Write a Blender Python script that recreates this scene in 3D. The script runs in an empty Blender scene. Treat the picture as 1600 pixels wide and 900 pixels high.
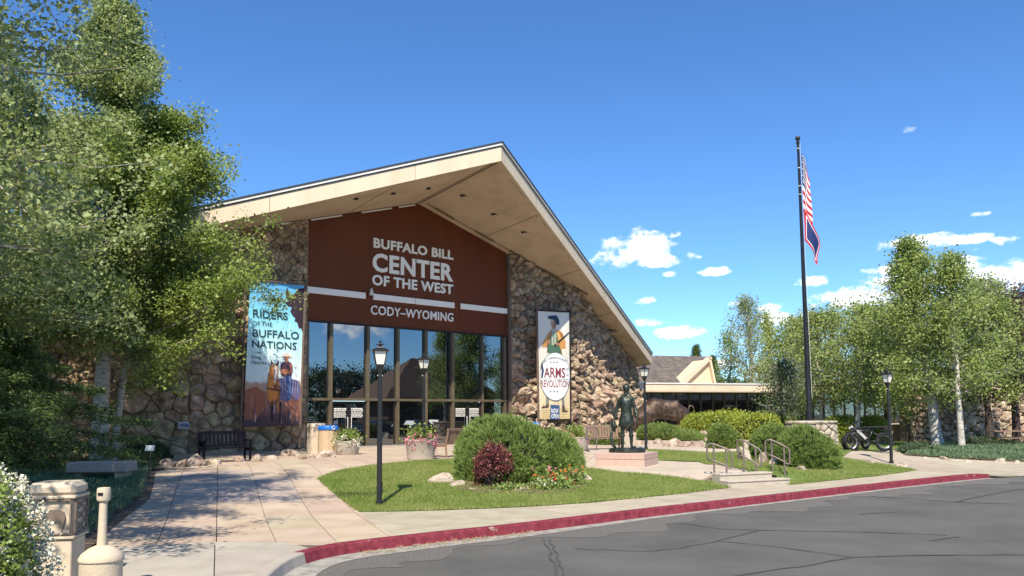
import bpy, bmesh, math, random
import numpy as np
from mathutils import Vector, Matrix
R = math.radians
sc = bpy.context.scene
C = sc.collection

# ------------------------------------------------------------------ camera
F = 1226.0; PITCH = .0901; ROLL = -.0084; CY = 540.46; EYE = 1.9
_c, _s = math.cos(PITCH), math.sin(PITCH)
_R0 = np.array([1, 0, 0.]); _U0 = np.array([0, -_s, _c]); WD = np.array([0, _c, _s])
_cr, _sr = math.cos(ROLL), math.sin(ROLL)
RT = _cr*_R0 + _sr*_U0; UP = -_sr*_R0 + _cr*_U0
ORG = np.array([0, 0, EYE])
cam = bpy.data.cameras.new('camera'); camo = bpy.data.objects.new('camera', cam); C.objects.link(camo)
cam.sensor_width = 36; cam.lens = 36*F/1600; cam.shift_y = (CY-450)/1600; cam.clip_end = 5000; cam.clip_start = .1
camo.matrix_world = Matrix(((RT[0], UP[0], -WD[0], 0), (RT[1], UP[1], -WD[1], 0), (RT[2], UP[2], -WD[2], EYE), (0, 0, 0, 1)))
sc.camera = camo
sc.view_settings.view_transform = 'Standard'; sc.view_settings.look = 'None'
sc.view_settings.exposure = 0.96; sc.view_settings.gamma = 1
sc.cycles.max_bounces = 8; sc.cycles.transparent_max_bounces = 8
sc.cycles.use_denoising = True

def ray(px, py): return WD + RT*(px-800)/F - UP*(py-CY)/F
def at(px, py, z):
    d = ray(px, py); return ORG + d*(z-EYE)/d[2]
def aty(px, py, y):
    d = ray(px, py); return ORG + d*y/d[1]

# ------------------------------------------------------------------ sun and sky
SUN_AZ = R(4.0)      # the way the light travels, clockwise from +Y
SUN_EL = R(50.0)
sun = bpy.data.lights.new('sun', 'SUN'); suno = bpy.data.objects.new('sun', sun); C.objects.link(suno)
sun.energy = 3.9; sun.angle = R(.5); sun.color = (1, .92, .78)
sd = Vector((math.sin(SUN_AZ)*math.cos(SUN_EL), math.cos(SUN_AZ)*math.cos(SUN_EL), -math.sin(SUN_EL)))
suno.rotation_euler = sd.to_track_quat('-Z', 'Y').to_euler()
world = bpy.data.worlds.new('World'); sc.world = world; world.use_nodes = True
def build_world():
    nt = world.node_tree; nt.nodes.clear(); N = nt.nodes; L = nt.links
    def m(op, a, b=None, c=None, clamp=False):
        n = N.new('ShaderNodeMath'); n.operation = op; n.use_clamp = clamp
        for i, v in enumerate((a, b, c)):
            if v is None: continue
            if isinstance(v, (int, float)): n.inputs[i].default_value = v
            else: L.new(v, n.inputs[i])
        return n.outputs[0]
    sky = N.new('ShaderNodeTexSky'); sky.sky_type = 'NISHITA'; sky.sun_disc = False
    sky.sun_elevation = SUN_EL; sky.sun_rotation = SUN_AZ + math.pi
    sky.air_density = 1.0; sky.dust_density = .25; sky.ozone_density = 2.6; sky.altitude = 1600
    hs = N.new('ShaderNodeHueSaturation'); hs.inputs['Saturation'].default_value = 1.08; hs.inputs['Hue'].default_value = .505
    hs.inputs['Value'].default_value = 1.0
    tn = N.new('ShaderNodeMix'); tn.data_type = 'RGBA'; tn.blend_type = 'MULTIPLY'; tn.inputs[0].default_value = 1; tn.inputs[7].default_value = (.84, 1.08, 1.24, 1)
    L.new(sky.outputs[0], tn.inputs[6]); L.new(tn.outputs[2], hs.inputs['Color'])
    tc = N.new('ShaderNodeTexCoord'); sp = N.new('ShaderNodeSeparateXYZ'); L.new(tc.outputs['Generated'], sp.inputs[0])
    x, y, z = sp.outputs
    az = m('ARCTAN2', x, y); hor = m('SQRT', m('ADD', m('MULTIPLY', x, x), m('MULTIPLY', y, y))); el = m('ARCTAN2', z, hor)
    nz = N.new('ShaderNodeTexNoise'); nz.inputs['Scale'].default_value = 26; nz.inputs['Detail'].default_value = 8; nz.inputs['Roughness'].default_value = .62
    mp = N.new('ShaderNodeMapping'); mp.inputs['Scale'].default_value = (1, 1, 1.5); L.new(tc.outputs['Generated'], mp.inputs[0]); L.new(mp.outputs[0], nz.inputs[0])
    nz2 = N.new('ShaderNodeTexNoise'); nz2.inputs['Scale'].default_value = 70; nz2.inputs['Detail'].default_value = 6; L.new(mp.outputs[0], nz2.inputs[0])
    cl = [(1003, 386, 52, 26, 1), (965, 402, 40, 16, 1), (1030, 408, 45, 10, .9), (1078, 400, 18, 10, .35), (1118, 424, 26, 7, .5), (1048, 428, 15, 6, .6), (1007, 467, 21, 8, .8),
          (1020, 502, 30, 9, .6), (1064, 517, 40, 11, .9), (1205, 480, 26, 7, .5), (1243, 497, 50, 13, .9), (1268, 441, 22, 10, .6), (1345, 466, 70, 17, .9),
          (1400, 446, 60, 18, .9), (1385, 422, 36, 7, .5), (1450, 377, 60, 11, .75), (1520, 372, 30, 8, .35), (1500, 412, 40, 18, .6), (1575, 436, 75, 24, 1), (1418, 203, 14, 6, .4), (1533, 334, 14, 4, .3),
          (1150, 474, 20, 5, .3), (1570, 375, 20, 8, .3), (1130, 570, 40, 8, .4)]
    ell = []
    for px, py, w, h, o in cl:
        d = ray(px, py); a = math.atan2(d[0], d[1]); e = math.atan2(d[2], math.hypot(d[0], d[1]))
        ell.append((a, e, w/F*1.0, h/F*1.0, o))
    rnd = random.Random(5)
    for i in range(16):
        a = R(45 + i*17 + rnd.uniform(-5, 5)); a = (a+math.pi) % (2*math.pi) - math.pi
        ell.append((a, R(rnd.uniform(5, 14)), rnd.uniform(.03, .08), rnd.uniform(.012, .03), .9))
    M = None
    for a, e, w, h, o in ell:
        da = m('DIVIDE', m('SUBTRACT', az, a), w); de = m('DIVIDE', m('SUBTRACT', el, e), h)
        v = m('MULTIPLY', m('SUBTRACT', 1.0, m('ADD', m('MULTIPLY', da, da), m('MULTIPLY', de, de))), 1.0)
        v = m('ADD', v, (o-1)*.55)
        M = v if M is None else m('MAXIMUM', M, v)
    M = m('MAXIMUM', M, -2.4)
    n = m('SUBTRACT', nz.outputs[0], .5); n2 = m('SUBTRACT', nz2.outputs[0], .5)
    D = m('ADD', m('ADD', M, .12), m('ADD', m('MULTIPLY', n, 4.2), m('MULTIPLY', n2, 1.7)))
    al = N.new('ShaderNodeMapRange'); al.interpolation_type = 'SMOOTHSTEP'; al.inputs[1].default_value = -.12; al.inputs[2].default_value = .95; L.new(D, al.inputs[0])
    alpha = m('MULTIPLY', al.outputs[0], .97)
    br = N.new('ShaderNodeValToRGB'); br.color_ramp.elements[0].color = (4.6, 5.3, 6.9, 1); br.color_ramp.elements[1].color = (10.2, 10.3, 10.6, 1)
    br.color_ramp.elements[0].position = .30; br.color_ramp.elements[1].position = .56
    L.new(m('ADD', m('MULTIPLY', nz2.outputs[0], .5), m('MULTIPLY', nz.outputs[0], .45)), br.inputs[0])
    mx = N.new('ShaderNodeMix'); mx.data_type = 'RGBA'; L.new(alpha, mx.inputs[0]); L.new(hs.outputs[0], mx.inputs[6]); L.new(br.outputs[0], mx.inputs[7])
    bg = N.new('ShaderNodeBackground'); bg.inputs[1].default_value = .09; L.new(mx.outputs[2], bg.inputs[0])
    o = N.new('ShaderNodeOutputWorld'); L.new(bg.outputs[0], o.inputs[0])
build_world()

# ------------------------------------------------------------------ materials
MATS = {}
def mat(name, cols, rough=.8, scale=3., metal=0., bump=0., bscale=None, spec=.3, rvar=0., ivar=0., mode='noise', detail=6, stretch=None, spot=None):
    """cols: list of base colours blended by noise; rvar: value change per object; ivar: value change per loose piece"""
    if name in MATS: return MATS[name]
    ma = bpy.data.materials.new(name); ma.use_nodes = True; nt = ma.node_tree; N = nt.nodes; L = nt.links
    b = N['Principled BSDF']; b.inputs['Roughness'].default_value = rough; b.inputs['Metallic'].default_value = metal
    b.inputs['Specular IOR Level'].default_value = spec
    tc = N.new('ShaderNodeTexCoord'); vec = tc.outputs['Object']
    if stretch:
        mp = N.new('ShaderNodeMapping'); mp.inputs['Scale'].default_value = stretch; L.new(vec, mp.inputs[0]); vec = mp.outputs[0]
    if rvar or ivar:
        oi = N.new('ShaderNodeObjectInfo'); ad = N.new('ShaderNodeVectorMath'); ad.operation = 'ADD'
        cb = N.new('ShaderNodeCombineXYZ'); mu = N.new('ShaderNodeMath'); mu.operation = 'MULTIPLY'; mu.inputs[1].default_value = 37.
        L.new(oi.outputs['Random'], mu.inputs[0]); L.new(mu.outputs[0], cb.inputs[0]); L.new(mu.outputs[0], cb.inputs[1])
        L.new(vec, ad.inputs[0]); L.new(cb.outputs[0], ad.inputs[1]); vec = ad.outputs[0]
    nz = N.new('ShaderNodeTexNoise'); nz.inputs['Scale'].default_value = scale; nz.inputs['Detail'].default_value = detail; nz.inputs['Roughness'].default_value = .6
    L.new(vec, nz.inputs[0])
    rp = N.new('ShaderNodeValToRGB'); els = rp.color_ramp.elements
    k = len(cols)
    for i, c in enumerate(cols):
        p = .32 + .36*i/max(1, k-1)
        e = els[i] if i < 2 else els.new(p)
        e.position = p; e.color = (*c, 1)
    if k == 1: els[1].color = (*cols[0], 1)
    L.new(nz.outputs[0], rp.inputs[0]); col = rp.outputs[0]
    if spot:
        n3 = N.new('ShaderNodeTexNoise'); n3.inputs['Scale'].default_value = spot[1]; n3.inputs['Detail'].default_value = 3; L.new(vec, n3.inputs[0])
        mr = N.new('ShaderNodeMapRange'); mr.inputs[1].default_value = spot[2]; mr.inputs[2].default_value = spot[2]+.08; L.new(n3.outputs[0], mr.inputs[0])
        mx = N.new('ShaderNodeMix'); mx.data_type = 'RGBA'; L.new(mr.outputs[0], mx.inputs[0]); L.new(col, mx.inputs[6]); mx.inputs[7].default_value = (*spot[0], 1); col = mx.outputs[2]
    if rvar or ivar:
        hs = N.new('ShaderNodeHueSaturation'); L.new(col, hs.inputs['Color'])
        ge = N.new('ShaderNodeNewGeometry')
        a1 = N.new('ShaderNodeMath'); a1.operation = 'MULTIPLY_ADD'; a1.inputs[1].default_value = rvar; a1.inputs[2].default_value = 1-rvar/2-ivar/2
        L.new(oi.outputs['Random'], a1.inputs[0])
        a2 = N.new('ShaderNodeMath'); a2.operation = 'MULTIPLY_ADD'; a2.inputs[1].default_value = ivar
        L.new(ge.outputs['Random Per Island'], a2.inputs[0]); L.new(a1.outputs[0], a2.inputs[2])
        L.new(a2.outputs[0], hs.inputs['Value'])
        a3 = N.new('ShaderNodeMath'); a3.operation = 'MULTIPLY'; a3.inputs[1].default_value = 7.3; L.new(a2.outputs[0], a3.inputs[0])
        a4 = N.new('ShaderNodeMath'); a4.operation = 'FRACT'; L.new(a3.outputs[0], a4.inputs[0])
        a5 = N.new('ShaderNodeMath'); a5.operation = 'MULTIPLY_ADD'; a5.inputs[1].default_value = .035; a5.inputs[2].default_value = .482; L.new(a4.outputs[0], a5.inputs[0])
        L.new(a5.outputs[0], hs.inputs['Hue']); col = hs.outputs[0]
    L.new(col, b.inputs['Base Color'])
    if bump:
        n2 = N.new('ShaderNodeTexNoise'); n2.inputs['Scale'].default_value = bscale or scale*6; n2.inputs['Detail'].default_value = 5
        L.new(vec, n2.inputs[0]); bp = N.new('ShaderNodeBump'); bp.inputs['Strength'].default_value = bump; bp.inputs['Distance'].default_value = .05
        L.new(n2.outputs[0], bp.inputs['Height']); L.new(bp.outputs[0], b.inputs['Normal'])
    MATS[name] = ma; return ma

def leafmat(name, cols, trans=.3, rough=.5, var=.5, hue=.03):
    ma = bpy.data.materials.new(name); ma.use_nodes = True; nt = ma.node_tree; N = nt.nodes; L = nt.links
    b = N['Principled BSDF']; b.inputs['Roughness'].default_value = rough; b.inputs['Specular IOR Level'].default_value = .5
    ge = N.new('ShaderNodeNewGeometry'); tc = N.new('ShaderNodeTexCoord')
    nz = N.new('ShaderNodeTexNoise'); nz.inputs['Scale'].default_value = .9; nz.inputs['Detail'].default_value = 5; L.new(tc.outputs['Object'], nz.inputs[0])
    ad = N.new('ShaderNodeMath'); ad.operation = 'MULTIPLY_ADD'; ad.inputs[1].default_value = .7; ad.inputs[2].default_value = -.2
    L.new(ge.outputs['Random Per Island'], ad.inputs[0])
    a2 = N.new('ShaderNodeMath'); a2.operation = 'ADD'; L.new(ad.outputs[0], a2.inputs[0]); L.new(nz.outputs[0], a2.inputs[1])
    rp = N.new('ShaderNodeValToRGB'); els = rp.color_ramp.elements
    for i, c in enumerate(cols):
        p = .15 + .75*i/max(1, len(cols)-1)
        e = els[i] if i < 2 else els.new(p)
        e.position = p; e.color = (*c, 1)
    L.new(a2.outputs[0], rp.inputs[0]); L.new(rp.outputs[0], b.inputs['Base Color'])
    tr = N.new('ShaderNodeBsdfTranslucent'); hs = N.new('ShaderNodeHueSaturation'); hs.inputs['Value'].default_value = 1.5; hs.inputs['Hue'].default_value = .48
    L.new(rp.outputs[0], hs.inputs['Color']); L.new(hs.outputs[0], tr.inputs[0])
    mx = N.new('ShaderNodeMixShader'); mx.inputs[0].default_value = trans
    L.new(b.outputs[0], mx.inputs[1]); L.new(tr.outputs[0], mx.inputs[2]); L.new(mx.outputs[0], N['Material Output'].inputs[0])
    MATS[name] = ma; return ma

def glassmat(name, tint=(.42, .47, .52), dark=(.006, .007, .009), mixv=.85):
    ma = bpy.data.materials.new(name); ma.use_nodes = True; nt = ma.node_tree; N = nt.nodes; L = nt.links
    g = N.new('ShaderNodeBsdfGlossy'); g.inputs[0].default_value = (*tint, 1); g.inputs['Roughness'].default_value = .0
    nz = N.new('ShaderNodeTexNoise'); nz.inputs['Scale'].default_value = .55; tc = N.new('ShaderNodeTexCoord'); L.new(tc.outputs['Object'], nz.inputs[0])
    bp = N.new('ShaderNodeBump'); bp.inputs['Strength'].default_value = .03; bp.inputs['Distance'].default_value = .1; L.new(nz.outputs[0], bp.inputs['Height']); L.new(bp.outputs[0], g.inputs['Normal'])
    d = N.new('ShaderNodeBsdfDiffuse'); d.inputs[0].default_value = (*dark, 1)
    fr = N.new('ShaderNodeFresnel'); fr.inputs[0].default_value = 1.5
    mr = N.new('ShaderNodeMapRange'); mr.inputs[3].default_value = mixv*.75; mr.inputs[4].default_value = 1.; L.new(fr.outputs[0], mr.inputs[0])
    mx = N.new('ShaderNodeMixShader'); L.new(mr.outputs[0], mx.inputs[0]); L.new(d.outputs[0], mx.inputs[1]); L.new(g.outputs[0], mx.inputs[2])
    L.new(mx.outputs[0], N['Material Output'].inputs[0]); MATS[name] = ma; return ma

# real-world base colours
asphalt = mat('asphalt', [(.095, .092, .083), (.118, .114, .103), (.14, .135, .121)], .9, .55, bump=.5, bscale=160, spot=((.3, .29, .27), 90, .7))
oilm = mat('oil_stain', [(.06, .058, .054), (.085, .082, .075)], .7, 5)
asphalt_old = mat('asphalt_old', [(.12, .112, .1), (.17, .158, .14), (.24, .22, .19)], .95, 30, bump=.7, bscale=120)
sealer = mat('crack_sealer', [(.058, .056, .052), (.09, .087, .08)], .6, 8)
concrete = mat('concrete', [(.33, .29, .235), (.385, .345, .285), (.42, .38, .315)], .9, 1.6, bump=.25, bscale=90, rvar=.1)
gutterm = mat('gutter_concrete', [(.2, .185, .16), (.3, .28, .245), (.38, .355, .31)], .9, 5, bump=.4, bscale=60)
walkm = mat('sidewalk_concrete', [(.34, .285, .205), (.405, .345, .255), (.45, .39, .295)], .9, 1.8, bump=.3, bscale=80, rvar=.1)
tan_slab = mat('tan_slab', [(.385, .295, .21), (.445, .35, .255), (.49, .395, .3)], .88, 1.3, bump=.3, bscale=60, rvar=.1)
mauve_slab = mat('mauve_slab', [(.37, .3, .25), (.43, .36, .305)], .88, 1.5, bump=.3, bscale=60, rvar=.08)
joint = mat('joint_dirt', [(.1, .085, .07), (.16, .13, .1)], .95, 6)
redpaint = mat('red_curb_paint', [(.12, .015, .022), (.19, .024, .037), (.24, .045, .055)], .65, 9, bump=.35, bscale=40, spot=((.33, .2, .17), 5, .66))
soil = mat('soil', [(.1, .07, .05), (.16, .115, .08), (.22, .17, .12)], .95, 9, bump=.8, bscale=50)
turf = mat('turf', [(.08, .13, .022), (.12, .185, .035), (.16, .21, .05)], .9, 2.2, bump=.6, bscale=80)
farground = mat('far_ground', [(.1, .11, .05), (.16, .15, .08), (.2, .18, .11)], .95, .3)
stonem = mat('fieldstone', [(.14, .088, .05), (.3, .2, .12), (.45, .32, .2), (.58, .46, .31)], .92, 2.2, bump=.9, bscale=14, rvar=.55, ivar=.35)
stonelite = mat('pale_fieldstone', [(.17, .115, .075), (.3, .215, .145), (.44, .335, .235), (.56, .46, .34)], .92, 2.4, bump=.9, bscale=14, rvar=.4, ivar=.3)
mortar = mat('mortar', [(.17, .14, .11), (.26, .215, .17)], .95, 6, bump=.5)
boulderm = mat('boulder', [(.13, .09, .065), (.27, .2, .145), (.4, .33, .25), (.5, .44, .36)], .9, 3.5, bump=.9, bscale=12, rvar=.35)
boulderg = mat('pale_boulder', [(.24, .19, .14), (.42, .35, .27), (.56, .5, .42)], .9, 4, bump=.9, bscale=14, rvar=.2)
stucco = mat('beige_stucco', [(.46, .355, .25), (.55, .435, .315), (.6, .48, .35)], .85, .9, bump=.25, bscale=70)
fasciam = mat('beige_fascia', [(.58, .46, .325), (.66, .535, .39), (.69, .57, .42)], .75, .7, bump=.12, bscale=40, stretch=(1, 1, .2))
whitetrim = mat('white_trim', [(.62, .6, .56), (.7, .68, .64)], .5, 3)
shingle = mat('shingle', [(.085, .07, .06), (.15, .12, .1), (.2, .17, .14)], .95, 7, bump=.6, bscale=50, rvar=.4, ivar=.55)
shingle_dark = mat('shingle_edge', [(.03, .03, .033), (.06, .06, .065)], .9, 10)
redwall = mat('oxblood_panel', [(.105, .028, .006), (.13, .036, .008), (.115, .03, .008)], .65, .6, rvar=.06, stretch=(1, 1, .25))
letterm = mat('white_letter', [(.83, .8, .72)], .6, 2)
bronze_frame = mat('bronze_frame', [(.12, .092, .056), (.165, .13, .082)], .45, 5, metal=.3)
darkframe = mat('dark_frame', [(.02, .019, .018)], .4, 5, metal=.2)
blackmetal = mat('black_metal', [(.012, .012, .013), (.02, .02, .021)], .35, 6, spec=.5)
brownmetal = mat('brown_metal', [(.12, .08, .06), (.17, .12, .09)], .55, 8)
railm = mat('rail_metal', [(.17, .135, .12), (.24, .19, .165)], .5, 9, metal=.3)
glass = glassmat('dark_window_glass', (.34, .385, .43))
glass_low = glassmat('dark_door_glass', (.3, .33, .36))
creamglass = mat('cream_lamp_glass', [(.8, .77, .66)], .3, 5, spec=.5)
bark = mat('pale_bark', [(.08, .07, .055), (.4, .37, .31), (.5, .47, .41), (.58, .55, .49)], .9, 5, bump=.4, bscale=20, stretch=(1, 1, 3), spot=((.05, .045, .04), 7, .66))
limbm = mat('limb_bark', [(.16, .13, .1), (.3, .27, .22), (.42, .39, .33)], .9, 4)
barkdark = mat('dark_bark', [(.05, .035, .03), (.1, .075, .06)], .95, 8, bump=.6)
bronze = mat('green_bronze', [(.03, .035, .028), (.06, .07, .055), (.12, .14, .11)], .38, 7, metal=.75, bump=.35, bscale=25)
bronze2 = mat('brown_bronze', [(.035, .024, .018), (.085, .055, .04), (.15, .115, .095)], .5, 4, metal=.55, bump=.7, bscale=9)
pinkstone = mat('pink_granite', [(.44, .3, .24), (.52, .37, .3)], .7, 12, rvar=.1)
teak = mat('weathered_wood', [(.17, .105, .07), (.26, .165, .115)], .7, 6, stretch=(1, 8, 8), rvar=.15)
navywood = mat('dark_bench_paint', [(.004, .004, .008), (.008, .008, .014)], .7, 6, spec=.05)
beigecast = mat('beige_cast', [(.52, .43, .31), (.6, .5, .37)], .75, 5, bump=.2, bscale=60)
pebble = mat('pebble_concrete', [(.36, .3, .24), (.5, .43, .36)], .9, 40, bump=.5, bscale=80)
blueplastic = mat('blue_plastic', [(.01, .13, .5)], .35, 4, spec=.5)
rubber = mat('black_rubber', [(.012, .012, .012), (.022, .022, .022)], .8, 10)
leafA = leafmat('aspen_leaf', [(.09, .135, .032), (.2, .26, .075), (.34, .4, .17)], .42)
leafB = leafmat('bright_aspen_leaf', [(.095, .145, .024), (.18, .25, .042), (.27, .35, .08)], .4)
leafC = leafmat('sage_leaf', [(.1, .155, .032), (.2, .275, .062), (.34, .41, .13)], .42)
leafD = leafmat('dark_leaf', [(.025, .05, .02), (.045, .08, .03), (.09, .13, .055)], .25)
leafR = leafmat('plum_leaf', [(.03, .015, .015), (.07, .035, .03), (.11, .075, .045)], .2)
leafY = leafmat('yellow_green_leaf', [(.13, .18, .02), (.24, .3, .03), (.36, .4, .06)], .3)
leafJ = leafmat('mugo_needle', [(.06, .11, .022), (.15, .225, .045), (.28, .35, .09)], .18, .6)
leafS = leafmat('spruce_needle', [(.02, .045, .02), (.06, .11, .03), (.15, .2, .045)], .1, .6)
leafG = leafmat('juniper_cover_leaf', [(.03, .075, .04), (.09, .155, .08), (.19, .26, .12)], .1, .6)
leafBarb = leafmat('barberry_leaf', [(.06, .012, .014), (.14, .028, .032), (.26, .075, .07)], .25)
grassm = leafmat('grass_blade', [(.085, .15, .02), (.16, .235, .036), (.24, .3, .06), (.36, .36, .13)], .3, .7)
flower_white = mat('white_petal', [(.62, .6, .46)], .7, 3)
flower_pink = mat('pink_petal', [(.6, .13, .24), (.72, .3, .38)], .7, 30)
flower_orange = mat('orange_petal', [(.65, .18, .03)], .7, 3)
flower_red = mat('red_petal', [(.5, .03, .03)], .7, 3)
coredark = mat('dark_core', [(.02, .022, .012), (.035, .035, .02)], .95, 9)  # near black, carries the shade inside the shrubs

# ------------------------------------------------------------------ object helpers
def tag(o, label=None, cat=None, group=None, kind=None):
    if label: o['label'] = label
    if cat: o['category'] = cat
    if group: o['group'] = group
    if kind: o['kind'] = kind
    return o
def empty(name, loc, rz=0, label=None, cat=None, group=None):
    o = bpy.data.objects.new(name, None); C.objects.link(o); o.location = tuple(float(v) for v in loc); o.rotation_euler = (0, 0, rz)
    o.empty_display_size = .2
    return tag(o, label, cat, group)
def link(name, me, parent=None, mats=None):
    o = bpy.data.objects.new(name, me); C.objects.link(o)
    if parent: o.parent = parent
    if mats is not None and not me.materials:
        for m_ in (mats if isinstance(mats, (list, tuple)) else [mats]): me.materials.append(m_)
    return o
def copy_tree(o, parent=None):
    c = o.copy(); C.objects.link(c)
    if parent: c.parent = parent
    for ch in list(o.children): copy_tree(ch, c)
    return c

class MB:
    def __init__(s): s.v = []; s.f = []; s.m = []
    def add(s, vs, fs, mi=0):
        b = len(s.v); s.v += [tuple(float(q) for q in v) for v in vs]; s.f += [tuple(b+i for i in f) for f in fs]; s.m += [mi]*len(fs); return s
    def box(s, c, d, rz=0, mi=0, M=None, ch=0):
        hx, hy, hz = d[0]/2, d[1]/2, d[2]/2
        if ch:
            vs = []; 
            bm = bmesh.new(); bmesh.ops.create_cube(bm, size=1)
            for v in bm.verts: v.co = Vector((v.co.x*d[0], v.co.y*d[1], v.co.z*d[2]))
            bmesh.ops.bevel(bm, geom=bm.edges[:], offset=ch, segments=1, affect='EDGES'); bm.verts.index_update()
            vs = [v.co.copy() for v in bm.verts]; fs = [[v.index for v in f.verts] for f in bm.faces]; bm.free()
        else:
            vs = [Vector((x, y, z)) for x in (-hx, hx) for y in (-hy, hy) for z in (-hz, hz)]
            fs = [(0, 1, 3, 2), (4, 6, 7, 5), (0, 4, 5, 1), (2, 3, 7, 6), (0, 2, 6, 4), (1, 5, 7, 3)]
        if M is None: M = Matrix.Rotation(rz, 3, 'Z')
        c = Vector(c)
        return s.add([M @ v + c for v in vs], fs, mi)
    def tube(s, pts, rad, n=8, mi=0, cap=True):
        pts = [Vector(p) for p in pts]; k = len(pts)
        if isinstance(rad, (int, float)): rad = [rad]*k
        rings = []; b = len(s.v); prev = None
        for i, p in enumerate(pts):
            t = (pts[min(i+1, k-1)]-pts[max(i-1, 0)]).normalized()
            if prev is None:
                a = Vector((1, 0, 0)) if abs(t.z) > .8 else Vector((0, 0, 1)); u = t.cross(a).normalized()
            else: u = (prev - t*prev.dot(t)).normalized()
            prev = u; w = t.cross(u)
            for j in range(n):
                an = 2*math.pi*j/n; s.v.append(tuple(p + (u*math.cos(an)+w*math.sin(an))*rad[i]))
        for i in range(k-1):
            for j in range(n):
                a = b+i*n+j; c = b+i*n+(j+1) % n; s.f.append((a, c, c+n, a+n)); s.m.append(mi)
        if cap:
            s.f.append(tuple(b+j for j in range(n))[::-1]); s.m.append(mi); s.f.append(tuple(b+(k-1)*n+j for j in range(n))); s.m.append(mi)
        return s
    def lathe(s, prof, n=20, c=(0, 0, 0), mi=0, sx=1, sy=1, ph=0):
        b = len(s.v); k = len(prof)
        for r, z in prof:
            for j in range(n):
                a = 2*math.pi*j/n+ph; s.v.append((c[0]+r*math.cos(a)*sx, c[1]+r*math.sin(a)*sy, c[2]+z))
        for i in range(k-1):
            for j in range(n):
                a = b+i*n+j; d = b+i*n+(j+1) % n; s.f.append((a, d, d+n, a+n)); s.m.append(mi)
        s.f.append(tuple(b+j for j in range(n))[::-1]); s.m.append(mi); s.f.append(tuple(b+(k-1)*n+j for j in range(n))); s.m.append(mi)
        return s
    def prism(s, poly, y0, y1, mi=0, axis='y'):
        """poly in (x,z) pushed along y (or (x,y) pushed along z)"""
        n = len(poly)
        if axis == 'y': vs = [(p[0], y0, p[1]) for p in poly]+[(p[0], y1, p[1]) for p in poly]
        elif axis == 'x': vs = [(y0, p[0], p[1]) for p in poly]+[(y1, p[0], p[1]) for p in poly]
        else: vs = [(p[0], p[1], y0) for p in poly]+[(p[0], p[1], y1) for p in poly]
        fs = [tuple(range(n)), tuple(range(2*n-1, n-1, -1))]+[(i, n+i, n+(i+1) % n, (i+1) % n) for i in range(n)]
        return s.add(vs, fs, mi)
    def mesh(s, name, mats=None, smooth=False, fixn=True):
        me = bpy.data.meshes.new(name); me.from_pydata(s.v, [], s.f)
        if mats is not None:
            for m_ in (mats if isinstance(mats, (list, tuple)) else [mats]): me.materials.append(m_)
        me.polygons.foreach_set('material_index', s.m)
        if fixn:
            bm = bmesh.new(); bm.from_mesh(me); bmesh.ops.recalc_face_normals(bm, faces=bm.faces); bm.to_mesh(me); bm.free()
        if smooth: me.polygons.foreach_set('use_smooth', [True]*len(me.polygons)); 
        if smooth and smooth != 'all':
            try: me.set_sharp_from_angle(angle=R(35))
            except Exception: pass
        me.update(); return me
    def build(s, name, mats, parent=None, smooth=False, **kw):
        o = link(name, s.mesh(name, mats, smooth), parent); tag(o, **kw) if kw else None; return o

def np_mesh(name, V, nper, mats, mi=None, smooth=False):
    """V (N, nper, 3): N loose polygons"""
    V = np.asarray(V, dtype=np.float32); n = V.shape[0]
    me = bpy.data.meshes.new(name); me.vertices.add(n*nper); me.vertices.foreach_set('co', V.reshape(-1))
    me.loops.add(n*nper); me.loops.foreach_set('vertex_index', np.arange(n*nper, dtype=np.int32))
    me.polygons.add(n); me.polygons.foreach_set('loop_start', np.arange(0, n*nper, nper, dtype=np.int32))
    for m_ in (mats if isinstance(mats, (list, tuple)) else [mats]): me.materials.append(m_)
    if mi is not None: me.polygons.foreach_set('material_index', np.asarray(mi, dtype=np.int32))
    me.update(calc_edges=True); me.validate(); return me

def unit(a): return a/np.maximum(np.linalg.norm(a, axis=-1, keepdims=True), 1e-9)
def leaf_quads(rng, P, size, up=.8, fold=.18, aspect=.8, var=.5):
    n = len(P); nr = unit(rng.normal(size=(n, 3))+np.array([0, -.7*up, up*1.1])); t = unit(np.cross(nr, rng.normal(size=(n, 3)))); b = np.cross(nr, t)
    s = (size*(1+var*(rng.random(n)*2-1)))[:, None]
    V = np.stack([P-t*s*.5, P+b*s*.5*aspect-t*s*.05+nr*s*fold, P+t*s*.55, P-b*s*.5*aspect-t*s*.05+nr*s*fold], 1)
    return V
def needle_tris(rng, P, D, ln, wd, spread=.55):
    n = len(P); d = unit(D+rng.normal(size=(n, 3))*spread); s = unit(np.cross(d, rng.normal(size=(n, 3))))
    l = (ln*(.7+.6*rng.random(n)))[:, None]
    return np.stack([P-s*wd, P+s*wd, P+d*l], 1)

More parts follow.
